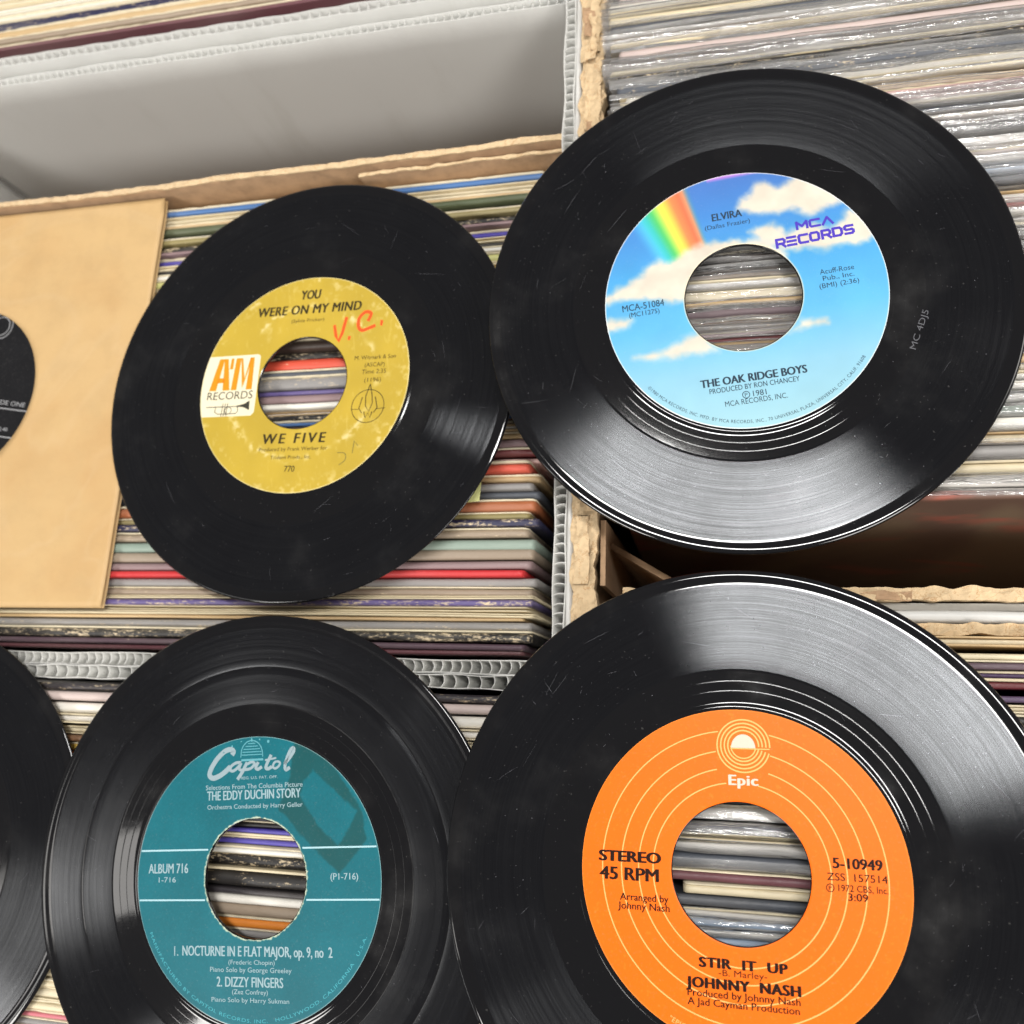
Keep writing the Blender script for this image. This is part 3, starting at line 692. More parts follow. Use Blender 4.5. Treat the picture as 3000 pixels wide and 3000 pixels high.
# ------------------------------------------------------------------ the manila sleeve round record 6
def manila_sleeve():
    t = thing("paper_sleeve", "plain manila paper sleeve with a round hole, left of the yellow-labelled record", "paper sleeve", (-334, 123.5, -0.5))
    t.rotation_euler = (-0.045, 0, 0)
    def sheet(hole, z, seed, ymax):
        n = 44; P = {}; V = []; F = []
        xs = np.linspace(-92, 91.5, n); ys = np.linspace(-91.5, ymax, n)
        def zf(x, y):
            r = math.hypot(x + 2, y - 3.5)
            return z + (0.5 * float(fbm(x / 40 + 5, y / 40 + 5, seed, 3)) - .25) * 1.1 + 0.10 * math.sin((x + y) * .05)
        na = 120; rings = 26; R0 = 40.0 if hole else 0.5
        for i in range(rings):
            s = i / (rings - 1)
            for k in range(na):
                a = 2 * math.pi * k / na; ca, sa = math.cos(a), math.sin(a)
                q = min((91.7 / abs(ca)) if abs(ca) > 1e-6 else 1e9, ((ymax if sa > 0 else 91.5) / abs(sa)) if abs(sa) > 1e-6 else 1e9)
                r = R0 * (1 - s) + q * s; cx, cy = 1.0 * (1 - s), 3.5 * (1 - s)
                x, y = cx + r * ca, cy + r * sa
                # the right side is not quite straight: it leans in towards the bottom
                x -= max(0, x / 92) * (92 - (y + 91.5)) / 183 * 1.8
                V.append((x, y, zf(x, y)))
        for i in range(rings - 1):
            for k in range(na):
                j = (k + 1) % na; F.append((i * na + k, (i + 1) * na + k, (i + 1) * na + j, i * na + j))
        return mesh_from("sheet", V, F, (M_KRAFT,), True)
    f = add("front_sheet", sheet(True, 2.2, 3, 91), t)
    b = add("back_sheet", sheet(True, 0.0, 3, 91), t)
    for o in (f, b):
        s = o.modifiers.new("thickness", 'SOLIDIFY'); s.thickness = 0.0002; s.offset = 0
    mb = MB(); mb.box(-91.9, -91.5, -91, 91, 0, 2.2); mb.build("fold", M_KRAFT, t)
manila_sleeve()

# ------------------------------------------------------------------ albums
PAL = {  # key: (albedo as sRGB, words)
 'cream': ((210, 196, 164), 'cream'), 'tan': ((186, 158, 116), 'tan'), 'olive': ((140, 128, 84), 'olive'), 'grey': ((132, 129, 127), 'grey'), 'lgrey': ((184, 180, 174), 'light grey'),
 'slate': ((72, 76, 84), 'slate grey'), 'black': ((26, 24, 24), 'black'), 'charcoal': ((46, 42, 46), 'charcoal'), 'dkbrown': ((54, 38, 30), 'dark brown'), 'brown': ((116, 84, 60), 'brown'),
 'rust': ((160, 92, 56), 'rust brown'), 'red': ((186, 40, 44), 'red'), 'scarlet': ((206, 78, 56), 'scarlet'), 'dkred': ((96, 28, 34), 'dark red'), 'crimson': ((160, 40, 70), 'crimson'),
 'mauve': ((134, 110, 112), 'mauve'), 'dkmauve': ((82, 62, 72), 'dark mauve'), 'maroon': ((96, 56, 62), 'maroon'), 'pink': ((214, 176, 170), 'pink'), 'rose': ((196, 110, 120), 'rose pink'),
 'violet': ((92, 80, 128), 'violet'), 'purple': ((66, 40, 80), 'purple'), 'navy': ((36, 36, 66), 'navy'), 'blue': ((64, 104, 156), 'blue'), 'indigo': ((62, 52, 150), 'indigo'), 'paleblue': ((150, 166, 186), 'pale blue'),
 'teal': ((136, 152, 140), 'pale green'), 'green': ((76, 84, 58), 'dark green'), 'yellgreen': ((206, 204, 130), 'yellow-green'), 'yellow': ((206, 168, 76), 'yellow'), 'orange': ((214, 128, 46), 'orange'),
 'white': ((222, 218, 208), 'white'), 'pinkgrey': ((196, 178, 172), 'pinkish grey'), 'taupe': ((146, 130, 112), 'taupe')}
ORD = ["first","second","third","fourth","fifth","sixth","seventh","eighth","ninth","tenth","eleventh","twelfth","thirteenth","fourteenth","fifteenth","sixteenth","seventeenth","eighteenth","nineteenth","twentieth"]
TENS = {20: "twenty", 30: "thirty", 40: "forty", 50: "fifty", 60: "sixty", 70: "seventy"}
def ordinal(n):
    if n <= 20: return ORD[n - 1]
    t, u = divmod(n, 10)
    return (TENS[t * 10] + "-" + ORD[u - 1]) if u else {30: "thirtieth", 40: "fortieth", 50: "fiftieth", 60: "sixtieth", 70: "seventieth"}[n]

def wob(L, n, seed, amp, scale):
    x = np.linspace(0, L, n); return (fbm(x / scale + 3.1, np.full(n, seed * 1.37), seed, 3) - .5) * 2 * amp
def strip_profile(L, prof, n, seed, amp_y, amp_z, end_r=3.0, jag=0.0):
    """sweep a (y, z) outline along x; z = 0 is the top"""
    xs = np.linspace(0, L, n); e = np.minimum(xs, L - xs)
    xs = np.sort(np.concatenate([xs, [1.0, 2.2, L - 1.0, L - 2.2]])); n = len(xs); e = np.minimum(xs, L - xs)
    dy = (fbm(xs / 70 + 3.1, np.full(n, seed * 1.37), seed, 3) - .5) * 2 * amp_y
    dz = (fbm(xs / 45 + 9.7, np.full(n, seed * .77), seed + 5, 4) - .5) * 2 * amp_z
    if jag: dz = dz - jag * sstep(fbm(xs / 3.0, np.full(n, seed * .3), seed + 9, 3), .55, .75)
    drop = np.where(e < end_r, end_r - np.sqrt(np.maximum(0, end_r ** 2 - (end_r - e) ** 2)), 0)
    pr = np.array(prof, float); P = np.zeros((n, len(pr), 3))
    P[..., 0] = xs[:, None]
    topw = np.clip(1 + pr[:, 1] / 40.0, 0, 1)
    P[..., 1] = pr[None, :, 0] + dy[:, None] * topw[None, :]
    P[..., 2] = pr[None, :, 1] + (dz - drop)[:, None] * (pr[:, 1] > -20)[None, :]
    return P
def closed_sweep(P):
    n, m = P.shape[:2]; mb = MB(); mb.grid(P)
    mb.f.append(tuple(range(m)))
    mb.f.append(tuple(reversed(range((n - 1) * m, n * m))))
    return mb.v, mb.f
DEPTH = 312
def cover_profile(t, kind, g):
    """outline across one cover, front (low y) to back"""
    if kind == 'spine':
        r = t / 2; k = g.uniform(.55, 1.0)
        return [(0, -DEPTH), (0, -25), (0, -r * k * 1.6)] + [(r - r * math.cos(a), (math.sin(a) - 1) * r * k) for a in np.linspace(.25, math.pi - .25, 7)] + [(t, -r * k * 1.6), (t, -25), (t, -DEPTH)]
    b = 0.55                                          # open edge: two boards with the pocket between
    d = g.uniform(1.0, 3.0)
    return [(0, -DEPTH), (0, -25), (0, -.25), (.15, 0), (b, 0), (b + .05, -.3), (b + .05, -8), (t - b - .05, -8), (t - b - .05, -.3 - d * .3), (t - b, -d * .3), (t - .15, -d * .3), (t, -.25 - d * .3), (t, -25), (t, -DEPTH)]

def album(x0, L, yb, t, z, key, wear, kind, poly, seed, label, group):
    g = random.Random(seed)
    rgb, _ = PAL[key]; f = g.uniform(.93, 1.05); col = (*[min(1, c * f) for c in lin(rgb)], wear)
    o = thing("record_album", label, "record album", (x0, yb - t, z), group)
    o.rotation_euler = (0, 0, math.radians(g.uniform(-.07, .07)))
    te = t * .94
    if kind == 'spine' and t > 2.0 and g.random() < (.3 if poly else .6):
        # raw board edge of the cover standing beside its printed spine
        w = g.uniform(.45, .75); te -= w + .12; h = g.uniform(-.5, .25)
        V, F = closed_sweep(strip_profile(L, [(te + .12, -DEPTH), (te + .12, -20), (te + .12, h - .1), (te + .12 + w * .5, h), (te + .12 + w, h - .12), (te + .12 + w, -20), (te + .12 + w, -DEPTH)], 90, (seed * 7) % 983, .3, .35, 2, .5))
        add("board_edge", mesh_from("board_edge", V, F, (M_INNER,), True), o)
    V, F = closed_sweep(strip_profile(L, cover_profile(te, kind, g), 64, seed % 997, .35, .28, g.uniform(.7, 1.6), .35 if wear > .5 else 0.1))
    add("cover", mesh_from("cover", V, F, (M_CARD,), True), o, col=col)
    if kind == 'open':
        p = t * .94; m1, m2 = .75, p - .75; d = g.uniform(.4, 2.2)
        if m2 - m1 > .5:
            V, F = closed_sweep(strip_profile(L - 4, [(m1, -DEPTH + 4), (m1, -d - .4), ((m1 + m2) / 2, -d), (m2, -d - .4), (m2, -DEPTH + 4)], 40, seed % 991, .2, .35, 2))
            add("inner_sleeve", mesh_from("inner_sleeve", V, F, (M_INNER if g.random() < .65 else M_WHITE_INNER,), True), o, loc=(2, 0, 0))
    if poly:
        # clear bag: front and back sheets standing a little proud of the cover and bending over
        n = 80; xs = np.linspace(-2.5, L + 2.5, n); hgt = g.uniform(1.2, 3.6); bend = g.uniform(-1, 1) * t * .8
        mb = MB()
        for side in (0, 1):
            y0 = -.22 if side == 0 else t - .02
            sgn = 1 if side == 0 else -1
            prof = [(y0, -60), (y0, -12), (y0, -2), (y0 + bend * .05, .4), (y0 + bend * .25 + sgn * .2, hgt * .6), (y0 + bend * .6 + sgn * .3, hgt * .9), (y0 + bend + sgn * .4, hgt)]
            pr = np.array(prof); P = np.zeros((n, len(pr), 3)); P[..., 0] = xs[:, None]
            w = np.clip((pr[:, 1] + 12) / 14, 0, 1)
            dy = (fbm(xs / 24 + 7 * side, np.full(n, seed * .91), seed % 733 + side, 4) - .5) * 1.7
            dz = (fbm(xs / 30 + 3, np.full(n, seed * .31 + side), seed % 541, 4) - .5) * 2.2
            P[..., 1] = pr[None, :, 0] + dy[:, None] * w[None, :]
            P[..., 2] = pr[None, :, 1] + dz[:, None] * w[None, :]
            mb.grid(P)
        mb.build("plastic_sleeve", M_POLY, o, smooth=True)
    return o

def fill(rows, y_end, seed, keys, tmin=2.6, tmax=4.0):
    """complete a list of (back y, thickness, key, wear, kind) over the stretches nothing shows"""
    g = random.Random(seed); out = []; rows = sorted(rows, key=lambda r: -r[0]); y = rows[0][0]
    for r in rows + [None]:
        target = r[0] if r else y_end
        while y - target > tmin * .75:
            rest = y - target; k = max(1, round(rest / ((tmin + tmax) / 2))); t = rest / k
            out.append((y, t, g.choice(keys), g.choice((.2, .5, .8)), g.choice(('spine', 'spine', 'open')))); y -= t
        if r: out.append(r); y = r[0] - r[1]
    return out
def bin_of_albums(rows, x0, zf, poly, phrase, group, from_front, seed, L=315):
    g = random.Random(seed)
    order = sorted(rows, key=lambda r: r[0], reverse=not from_front)
    names = [PAL[r[2]][1] for r in order]
    for i, r in enumerate(order):
        key = r[2]; a = names[i - 1] if i > 0 else None; b = names[i + 1] if i + 1 < len(names) else None
        wd = 'scuffed ' if r[3] > .6 else ('' if r[3] > .3 else 'clean ')
        if a and b: nb = ", between %s and %s ones" % (a, b) if a != b else ", between two %s ones" % a
        else: nb = ", next to a %s one" % (a or b)
        label = "%s%s album %s %s%s" % (wd, names[i], ordinal(i + 1), phrase, nb)
        if len(label.split()) > 16: label = "%s%s album %s %s, next to a %s one" % (wd, names[i], ordinal(i + 1), phrase, b or a)
        if len(label.split()) > 16: label = "%s album %s %s, next to a %s one" % (names[i], ordinal(i + 1), phrase, b or a)
        xo = g.uniform(-3.5, 1.5); p = poly(r, g) if callable(poly) else poly
        xx = r[5] if len(r) > 5 else x0 + xo
        album(xx, L, r[0], r[1], zf(r[0]) + (g.uniform(-.9, .4) if p else g.choice((-2.6, -1.6, -.8, -.3, 0, .3))), key, r[3], r[4], p, seed * 100 + i, label, group)

S, O = 'spine', 'open'
K_MID = ['grey', 'cream', 'tan', 'black', 'mauve', 'slate', 'white', 'brown', 'taupe', 'charcoal']
mid = [(211.3,3.4,'blue',.35,S),(207.3,3.2,'cream',.2,O),(204.0,2.2,'tan',.6,S),(201.7,3.0,'green',.3,S),(197.9,1.6,'white',.2,S),(196.2,3.0,'olive',.5,S),(193.2,3.2,'black',.95,S),(189.3,1.5,'mauve',.4,S),(187.8,3.1,'indigo',.5,S),
       (183.2,2.5,'cream',.2,O),(180.7,1.6,'black',.3,S),(178.6,2.4,'white',.1,S),(176.2,3.8,'yellgreen',.1,S),(172.4,2.2,'cream',.2,O),(170.2,2.8,'yellow',.4,S),
       (144.3,5.4,'dkbrown',.2,S),(138.9,3.5,'black',.9,S),(135.3,4.9,'scarlet',.6,S),(130.3,2.7,'slate',.5,S),(127.6,5.8,'grey',.85,S),(121.8,2.0,'violet',.7,S),(119.7,3.7,'mauve',.5,S),(116.0,2.6,'white',.1,S),(113.3,2.2,'tan',.2,O),(111.0,2.6,'black',.9,S),(108.4,2.4,'blue',.6,S),
       (97.4,3.4,'mauve',.5,S),(94.0,3.5,'dkred',.3,S),(90.3,1.7,'pink',.2,S),(88.6,4.2,'scarlet',.3,S),(84.1,3.5,'tan',.6,S),(80.5,2.8,'grey',.6,S),(77.7,3.2,'slate',.3,S),(74.4,4.6,'rust',.4,S),(69.7,3.2,'olive',.4,S),(66.4,2.9,'navy',.95,S),(63.5,3.8,'taupe',.7,S),
       (59.3,4.1,'teal',.15,S),(55.0,4.1,'taupe',.5,S),(50.8,3.2,'mauve',.4,S),(47.6,2.7,'red',.1,S),(44.8,3.2,'grey',.6,S),(41.6,3.6,'taupe',.7,S),(38.0,1.5,'cream',.1,O),(36.5,2.4,'violet',.95,S),(34.0,2.1,'cream',.05,O),(31.8,1.5,'cream',.05,O),(30.3,1.6,'tan',.2,S),
       (28.6,3.1,'grey',.75,S),(25.4,4.3,'black',1.0,S),(20.9,2.3,'dkmauve',.5,S),(18.6,1.8,'maroon',.3,S)]
zmid = lambda y: -1.6 - .045 * (y - 122)
bin_of_albums(fill(mid, 17, 3, K_MID), -385, zmid, False, "behind the white front boards", "albums in the middle bin", True, 1)

K_R = ['lgrey', 'cream', 'tan', 'pinkgrey', 'white', 'lgrey', 'white', 'slate', 'paleblue', 'mauve']
right = [(272,3.5,'lgrey',.3,S),(262,2.8,'cream',.5,O),(255.5,3.2,'slate',.4,S),(249.7,1.4,'brown',.4,S),(248.2,2.8,'cream',.2,O),(245.4,5.0,'pinkgrey',.05,S),(240.4,4.4,'dkbrown',.8,S),(235.8,2.1,'cream',.3,S),(233.6,2.0,'black',.9,S),(231.4,5.0,'slate',.8,S),(226.2,5.2,'cream',.5,O),(220.9,3.0,'cream',.3,S),
         (217.8,3.2,'tan',.5,S),(214.5,2.6,'pink',.1,S),(211.9,2.2,'crimson',.1,S),(209.6,2.6,'white',.1,O),(206.2,3.2,'slate',.6,S),(202.6,3.3,'brown',.95,S),(199.3,3.2,'charcoal',.5,S),(194.1,5.2,'lgrey',.3,S),(188.8,3.8,'pinkgrey',.3,S),(184.9,3.5,'lgrey',.2,S),(181.2,3.5,'paleblue',.4,S),(177.6,3.2,'slate',.3,S),
         (172.2,4.4,'tan',.3,O),(167.3,2.0,'red',.1,S),(165.2,3.1,'white',.1,S),(158.5,4.9,'dkbrown',.2,S),(153.6,3.6,'charcoal',.2,S),(150.0,2.4,'brown',.4,S),(147.6,4.2,'lgrey',.2,S),(143.3,3.5,'cream',.3,S),(139.7,1.8,'tan',.3,S),(137.9,4.7,'dkmauve',.2,S),(133.1,2.3,'brown',.95,S),(130.8,2.3,'grey',.8,S),
         (128.4,2.3,'mauve',.3,S),(126.1,1.8,'dkred',.3,S),(124.3,1.8,'tan',.7,S),(122.5,3.3,'taupe',.3,S),(111.6,2.3,'cream',.2,S),(109.2,3.4,'white',.1,S),(105.7,3.4,'white',.2,O),(102.2,4.1,'lgrey',.2,S),(98.1,4.0,'teal',.1,S),(94.1,4.6,'white',.1,S),(89.4,4.5,'tan',.3,O),(84.8,4.8,'grey',.3,S),(79.9,4.5,'cream',.1,S),(74.9,3.9,'lgrey',.1,S)]
bin_of_albums(fill(right, 71, 4, K_R, 3, 4.4), -40, lambda y: 15.4, True, "behind the dark brown cover", "plastic-sleeved albums in the right bin", True, 2)

low_right = [(24.0,3.2,'tan',.6,O),(18.9,1.8,'cream',.3,S),(17.0,2.8,'dkmauve',.5,S),(14.0,2.2,'purple',.3,S),(11.8,1.0,'cream',.1,S),(10.8,2.3,'dkred',.4,S),(6.7,1.9,'purple',.2,S),(4.4,2.6,'cream',.3,O),(1.6,2.8,'black',.2,S),
             (-27.6,5.0,'lgrey',.3,S),(-33.2,2.0,'navy',.3,S),(-35.4,1.4,'cream',.1,O),(-36.9,1.4,'cream',.1,O),(-38.3,3.6,'lgrey',.3,S),(-42.0,4.6,'slate',.5,S),(-46.8,3.5,'maroon',.3,S),(-50.5,3.4,'cream',.1,S,-16.5),(-54.0,3.2,'slate',.5,S),(-57.3,2.7,'lgrey',.1,S),(-60.1,2.6,'paleblue',.2,S),(-62.7,2.6,'lgrey',.2,S),(-65.4,2.8,'paleblue',.2,S)]
pl = lambda r, g: (-45 < r[0] < -26) or r[0] < -56
bin_of_albums(fill(low_right, -120, 5, K_R, 3, 4.2), -36, lambda y: 24.3, pl, "before the torn cardboard rim", "albums in the near right bin", False, 3)

low_left = [(3.0,3.0,'charcoal',.8,S),(-.4,3.6,'pinkgrey',.2,S),(-4.2,4.2,'white',.2,S),(-8.6,3.8,'cream',.2,O),(-12.9,3.2,'cream',.2,O),(-16.5,2.4,'brown',.4,S),(-19.1,3.1,'yellow',.2,S),(-22.4,3.2,'orange',.2,S),
            (-43.1,2.4,'black',.2,S),(-45.6,1.7,'indigo',.4,S),(-47.3,.9,'cream',.1,S),(-48.2,1.0,'cream',.1,S),(-49.4,1.9,'indigo',.4,S),(-51.5,2.8,'white',.1,S),(-54.3,4.8,'black',.9,S),(-59.2,1.0,'cream',.1,S),(-60.3,5.2,'black',.75,S),(-65.6,2.1,'charcoal',.3,S),(-67.8,3.2,'white',.05,S),(-71.0,3.8,'taupe',.1,S),(-74.8,4.1,'orange',.05,S),(-79.0,3.3,'grey',.3,S),
            (-104.4,4.6,'cream',.2,O),(-109.1,3.4,'cream',.3,S),(-112.5,2.4,'rose',.2,S),(-115.1,2.7,'grey',.3,S)]
bin_of_albums(fill(low_left, -130, 6, K_MID), -385, lambda y: 11.8, False, "before the white boards", "albums in the near left bin", False, 4)

top_left = [(345,4.0,'white',.2,S),(341,3.2,'cream',.2,O),(337.8,3.6,'white',.1,S),(334.2,4.1,'cream',.1,O),(330.1,4.0,'cream',.1,O),(326.0,5.0,'white',.2,O),(320.4,5.4,'navy',.85,S),(314.9,4.0,'tan',.6,S),(310.8,3.4,'taupe',.7,S),(305.9,2.6,'maroon',.1,S)]
bin_of_albums(fill(top_left, 303, 7, K_MID), -405, lambda y: -1.0, False, "behind the white back boards", "albums in the far bin", True, 5)

# the big dark album whose face shows in the gap of the right bin
def dark_album():
    m, nt, b = new_mat("dark_printed_cover")
    v, _ = coords(nt, (9, 9, 9)); n = noise(nt, v, 1.0, 3, .5, 1.2)
    v2, _ = coords(nt, (5, 5, 16)); n2 = noise(nt, v2, 1.0, 4, .55, 2.0)
    c = mixc(nt, ramp(nt, n, .45, .62), (0.14, 0.085, 0.065), (0.21, 0.15, 0.10))
    c = mixc(nt, mathn(nt, 'MULTIPLY', ramp(nt, n2, .55, .68), .8), c, (0.40, 0.10, 0.07))
    nt.links.new(c, b.inputs['Base Color']); b.inputs['Roughness'].default_value = .28
    o = thing("record_album", "large dark brown album with red swirls, its whole face showing in the right bin's gap", "record album", (-37, 67.0, 17))
    o.rotation_euler = (math.radians(-5.5), 0, 0)
    g = random.Random(5)
    V, F = closed_sweep(strip_profile(315, cover_profile(3.4, 'spine', g), 60, 77, .5, .3, 3))
    add("cover", mesh_from("cover", V, F, (m,), True), o)
dark_album()

# ------------------------------------------------------------------ fluted plastic boards
RIB = {}
def fluted_board(label, p, axis, L, th, zt, depth, pitch=3.5, seed=1):
    """p: corner (x, y) where the board starts; it runs along +axis, its thickness along the other"""
    t = thing("fluted_board", label, "plastic board", (p[0], p[1], zt))
    n = 90; s = np.linspace(0, L, n)
    for k in (0, 1):
        off = 0 if k == 0 else th - .32
        w = (fbm(s / 16 + k * 5, np.full(n, seed * 1.1), seed, 3) - .5) * .7 + .22 * np.cos(s / pitch * 6.283) * (1 if k else -1)
        hz = (fbm(s / 9 + k * 3, np.full(n, seed * 2.1), seed + 3, 4) - .5) * .9
        prof = np.array([(0, -depth), (0, -14), (0, -.1), (.08, 0), (.24, 0), (.32, -.1), (.32, -14), (.32, -depth)])
        P = np.zeros((n, len(prof), 3)); tw = np.clip(1 + prof[:, 1] / 60, 0, 1)
        a = s[:, None]; b_ = off + prof[None, :, 0] + w[:, None] * tw[None]
        P[..., 0], P[..., 1] = (a, b_) if axis == 'x' else (b_, a)
        P[..., 2] = prof[None, :, 1] + hz[:, None] * (prof[:, 1] > -5)[None]
        V, F = closed_sweep(P)
        if axis == 'y': F = [tuple(reversed(f)) for f in F]
        add("skin", mesh_from("skin", V, F, (M_CORO,), True), t)
    g = random.Random(seed)
    for var in range(4):
        key = (axis, th, var)
        if key not in RIB:
            mb = MB(); sk = (-.5, .2, .7, 1.0)[var] * .9; n2 = 7
            for q in range(1):
                pr = [(0.3 + (th - .6) * i / (n2 - 1), sk * (i / (n2 - 1) - .5) + (.9 if axis == 'x' else .4) * math.sin(math.pi * i / (n2 - 1))) for i in range(n2)]
                P = np.zeros((n2, 4, 3))
                for i, (b_, a) in enumerate(pr):
                    for j, (da, z) in enumerate(((-.13, -60), (-.13, 0), (.13, 0), (.13, -60))):
                        P[i, j] = (a + da, b_, z) if axis == 'x' else (b_, a + da, z)
                mb.grid(P)
            RIB[key] = mesh_from("rib", mb.v, mb.f, (M_CORO,), False)
    a = pitch * .5
    while a < L - 1:
        me = RIB[(axis, th, g.choice((0, 0, 1, 2)) if axis == 'x' else g.choice((1, 2)))]
        q = a + g.uniform(-.3, .3)
        add("rib", me, t, loc=(q, 0, -.35 + g.uniform(-.2, .1)) if axis == 'x' else (0, q, -.35 + g.uniform(-.2, .1)))
        a += pitch
    return t
fluted_board("white fluted divider board standing between the middle and right bins", (-61.4, 8), 'y', 283, 4.4, 8, 300, seed=2)
fluted_board("white fluted front board of the middle bin, touching its foremost album", (-396, 9.7), 'x', 333, 4.9, 10.5, 300, seed=3)
fluted_board("white fluted board just in front of the middle bin's front board", (-396, 4.6), 'x', 333, 4.9, 11.5, 300, 4.6, seed=4)
fluted_board("white fluted back board whose grey face shows above the torn cardboard edge", (-402, 283.6), 'x', 340, 4.2, -1.5, 300, seed=5)
fluted_board("white fluted board standing behind the grey-faced one, before the brown album", (-402, 293.5), 'x', 340, 4.6, 0, 300, 4.6, seed=6)
fluted_board("white fluted left side board of the middle bin, beyond the manila sleeve", (-406, 8), 'y', 274, 4.2, -9, 300, seed=7)

# ------------------------------------------------------------------ cardboard
def rough_strip(x0, x1, y0, y1, z0, axis, seed, amp=1.4, rag=1.6, res=1.3, skirt=6.0, lean=0.0):
    """wrinkled torn top: runs along axis; ragged long edges; turned down at both sides"""
    if axis == 'y': L0, L1, W0, W1 = y0, y1, x0, x1
    else: L0, L1, W0, W1 = x0, x1, y0, y1
    n = int((L1 - L0) / res) + 1; m = max(6, int((W1 - W0) / (res * .7)) + 1)
    s = np.linspace(L0, L1, n); ra = (fbm(s / 6, np.full(n, seed + .3), seed, 4) - .5) * 2 * rag; rb = (fbm(s / 5, np.full(n, seed + .9), seed + 1, 4) - .5) * 2 * rag
    u = np.linspace(0, 1, m); P = np.zeros((n, m + 2, 3))
    W = (W0 + ra)[:, None] * (1 - u)[None] + (W1 + rb)[:, None] * u[None]
    Sg = np.repeat(s[:, None], m, 1)
    rid = 1 - np.abs(fbm(Sg / 7.5, W / 5.5, seed + 4, 3) - .5) * 4.0
    Zz = z0 + (rid - .4) * amp + (fbm(Sg / 14, W / 14, seed + 6, 3) - .5) * amp * 1.4 + lean * (u[None] - .5)
    P[:, 1:-1, 2] = Zz; a, b = (W, Sg) if axis == 'y' else (Sg, W)
    P[:, 1:-1, 0] = a; P[:, 1:-1, 1] = b
    P[:, 0] = P[:, 1]; P[:, -1] = P[:, -2]; P[:, 0, 2] -= skirt; P[:, -1, 2] -= skirt
    return P
def torn_wall(label, x0, x1, y0, y1, z, axis, seed, wall=(0.3, 0.7), flaps=0, mat=M_TORN, amp=1.4, rag=1.4, depth=290):
    t = thing("cardboard_wall", label, "cardboard wall")
    mb = MB(); mb.grid(rough_strip(x0, x1, y0, y1, z, axis, seed, amp, rag)); mb.build("torn_edge", mat, t, smooth=False)
    mb = MB()
    if axis == 'y': w = x1 - x0; mb.box(x0 + w * wall[0], x0 + w * wall[1], y0, y1, z - depth, z - 3)
    else: w = y1 - y0; mb.box(x0, x1, y0 + w * wall[0], y0 + w * wall[1], z - depth, z - 3)
    mb.build("board", M_CARDBOARD, t)
    g = random.Random(seed)
    for i in range(flaps):
        q = g.uniform(0.05, .95); L = g.uniform(12, 26)
        mb = MB()
        if axis == 'y':
            yc = y0 + q * (y1 - y0); w = (x1 - x0) * g.uniform(.45, .7); xs = x0 + g.uniform(0, 1) * (x1 - x0 - w)
            P = rough_strip(xs, xs + w, yc, yc + L, z + g.uniform(.8, 2.0), 'y', seed + 20 + i, amp * .8, 1.8, 1.1, 1.0, g.uniform(-2, 2))
        else:
            xc = x0 + q * (x1 - x0); w = (y1 - y0) * .6
            P = rough_strip(xc, xc + L, y0 + .2, y0 + .2 + w, z + g.uniform(.5, 1.2), 'x', seed + 20 + i, amp * .8, .9, 1.1, .8, g.uniform(-1, 1))
        mb.grid(P); mb.build("torn_flap", M_CARDBOARD if i % 3 == 0 else mat, t)
    return t
torn_wall("tall torn brown cardboard rim running beside the white divider", -54.4, -45.8, 24, 300, 9.0, 'y', 3, flaps=14, amp=1.5, rag=2.6)
# smooth white outer ply between divider and cardboard
wp = thing("white_liner", "smooth white plastic liner squeezed between the divider and torn cardboard", "plastic liner")
mb = MB(); sy = np.linspace(20, 296, 140)
bul = (fbm(sy / 22, np.full(140, 2.2), 5, 3) - .3) * 1.6
P = np.zeros((140, 7, 3)); pr = [(0, -280), (0, -1), (.3, .2), (1.1, .5), (2.0, -.4), (2.6, -3), (2.8, -280)]
for j, (a, z) in enumerate(pr): P[:, j, 0] = -56.9 + a * (1 + bul * .35); P[:, j, 1] = sy; P[:, j, 2] = 7.4 + z + bul * .3 * (z > -10)
mb.grid(P); mb.build("sheet", M_CORO, wp, smooth=True)

# thin cardboard edge along the back of the middle bin's albums
def thin_card(label, x0, x1, y, z, th, seed, rise=0.0, peel=True):
    t = thing("cardboard_sheet", label, "cardboard sheet")
    n = 150; xs = np.linspace(x0, x1, n); w = (fbm(xs / 40, np.full(n, 1.3), seed, 3) - .5) * 2.2
    jag = (fbm(xs / 3.2, np.full(n, 3.3), seed + 2, 4) - .5) * 1.3; u = (xs - x0) / (x1 - x0)
    prof = np.array([(0, -290), (0, -20), (0, -.3), (.3, 0), (th - .3, 0), (th, -.3), (th, -20), (th, -290)])
    P = np.zeros((n, 8, 3)); P[..., 0] = xs[:, None]
    P[..., 1] = y + prof[None, :, 0] + (w + rise * u)[:, None] * np.clip(1 + prof[:, 1] / 80, 0, 1)[None] + jag[:, None] * .25 * (prof[:, 1] > -1)[None] * (prof[:, 0] > th / 2)[None]
    P[..., 2] = z + prof[None, :, 1] + jag[:, None] * .5 * (prof[:, 1] > -1)[None]
    V, F = closed_sweep(P); add("board", mesh_from("board", V, F, (M_CARDBOARD,), True), t)
    if peel:
        mb = MB(); mb.grid(rough_strip(x0, x1, y + .1, y + th + .2, z + .5, 'x', seed + 9, .45, .6, 1.2, .6)); P = None
        v = np.array(mb.v); v[:, 1] += np.interp(v[:, 0], xs, w + rise * u); mb.v = v.tolist(); mb.build("torn_edge", M_TORN, t)
    return t
thin_card("thin torn cardboard sheet behind the middle bin's blue album", -392, -63, 216.6, 0, 2.4, 3, rise=2.4)
thin_card("short second cardboard ply in front of the thin torn sheet, near the divider", -150, -63, 214.2, -2.0, 1.2, 8, rise=1.2)

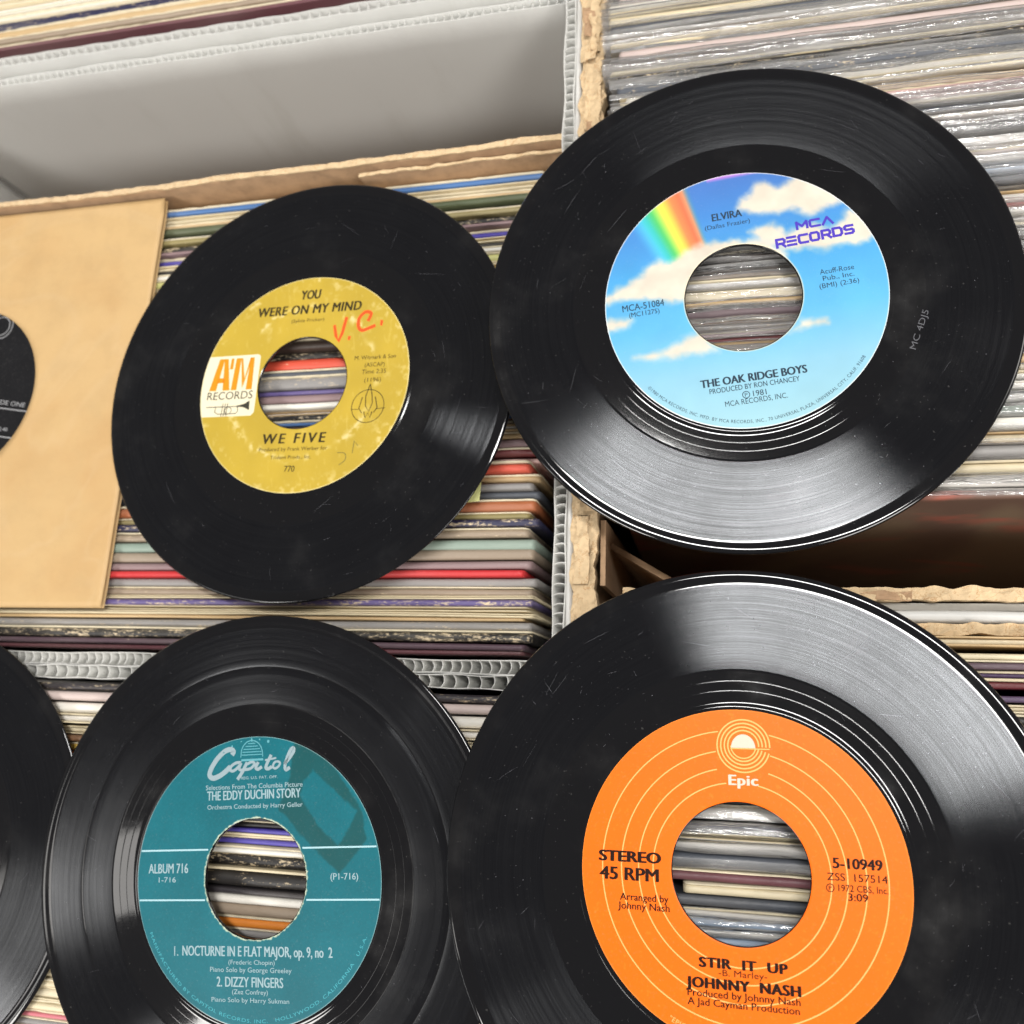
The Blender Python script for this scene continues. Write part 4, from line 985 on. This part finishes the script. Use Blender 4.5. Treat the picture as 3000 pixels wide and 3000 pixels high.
# the compartment wall of the right bin, layered
torn_wall("thick torn tan cardboard rim in front of the dark brown album", -36, 275, 35.0, 39.2, 16.5, 'x', 31, flaps=9, amp=1.3, rag=1.1)
gp = thing("grey_liner", "smooth grey card standing between the tan cardboard rim and white board", "card liner")
mb = MB(); mb.box(-36, 276, 32.4, 34.6, -270, 14); mb.build("sheet", mat_paper("grey_card", lin((150, 146, 138)), .06), gp)
wb = thing("white_board", "smooth white plastic edge between the grey card and the second torn rim", "plastic board")
n = 90; xs = np.linspace(-36, 276, n); w = (fbm(xs / 30, np.full(n, 4.4), 6, 3) - .5) * 1.0
P = np.zeros((n, 6, 3)); pr = [(0, -280), (0, -.6), (.9, .2), (2.6, .3), (3.4, -.5), (3.4, -280)]
for j, (a, z) in enumerate(pr): P[:, j, 0] = xs; P[:, j, 1] = 28.4 + a + w; P[:, j, 2] = 17.5 + z
V, F = closed_sweep(P); add("sheet", mesh_from("sheet", V, F, (M_CORO,), True), wb)
torn_wall("narrow torn tan cardboard rim just in front of the white board", -36, 275, 24.8, 27.8, 18.5, 'x', 41, flaps=7, amp=1.2, rag=1.0)

# inside corner of the brown box beside the dark album
bc = thing("box_corner", "brown cardboard box corner with a bent inner flap, left of the dark album", "cardboard box")
mb = MB(); mb.box(-45.0, -43.2, 41, 64, -280, 6.5); mb.build("side_panel", M_CARDBOARD, bc)
mb = MB(); P = np.zeros((8, 6, 3))
for i in range(8):
    for j in range(6):
        P[i, j] = (-42.6 + i * 3.2, 58 - i * 1.9 + .4 * math.sin(j), -6 - j * 40)
mb.grid(P); o = mb.build("flap", M_CARDBOARD, bc); sd = o.modifiers.new("t", 'SOLIDIFY'); sd.thickness = .002

# yellow paper tag sticking out from under the yellow-labelled record
tg = thing("paper_tag", "small pale yellow paper tag poking out from under the yellow-labelled record", "paper tag")
mb = MB(); P = np.zeros((6, 4, 3))
for i in range(6):
    for j in range(4): P[i, j] = (-104 + i * 2.75 + j * .3, 71.0 + j * 3.9 + i * .3, 4.2 + .12 * i * j * .3)
mb.grid(P); o = mb.build("sheet", mat_paper("yellow_paper", lin((222, 222, 150)), .04), tg); sd = o.modifiers.new("t", 'SOLIDIFY'); sd.thickness = .0002

# ------------------------------------------------------------------ table the bins stand on
mb = MB(); mb.box(-1200, 1200, -1200, 1400, -345, -322)
o = mb.build("table_top", mat_paper("dark_table", (0.08, 0.07, 0.06), .1)); o['kind'] = 'structure'
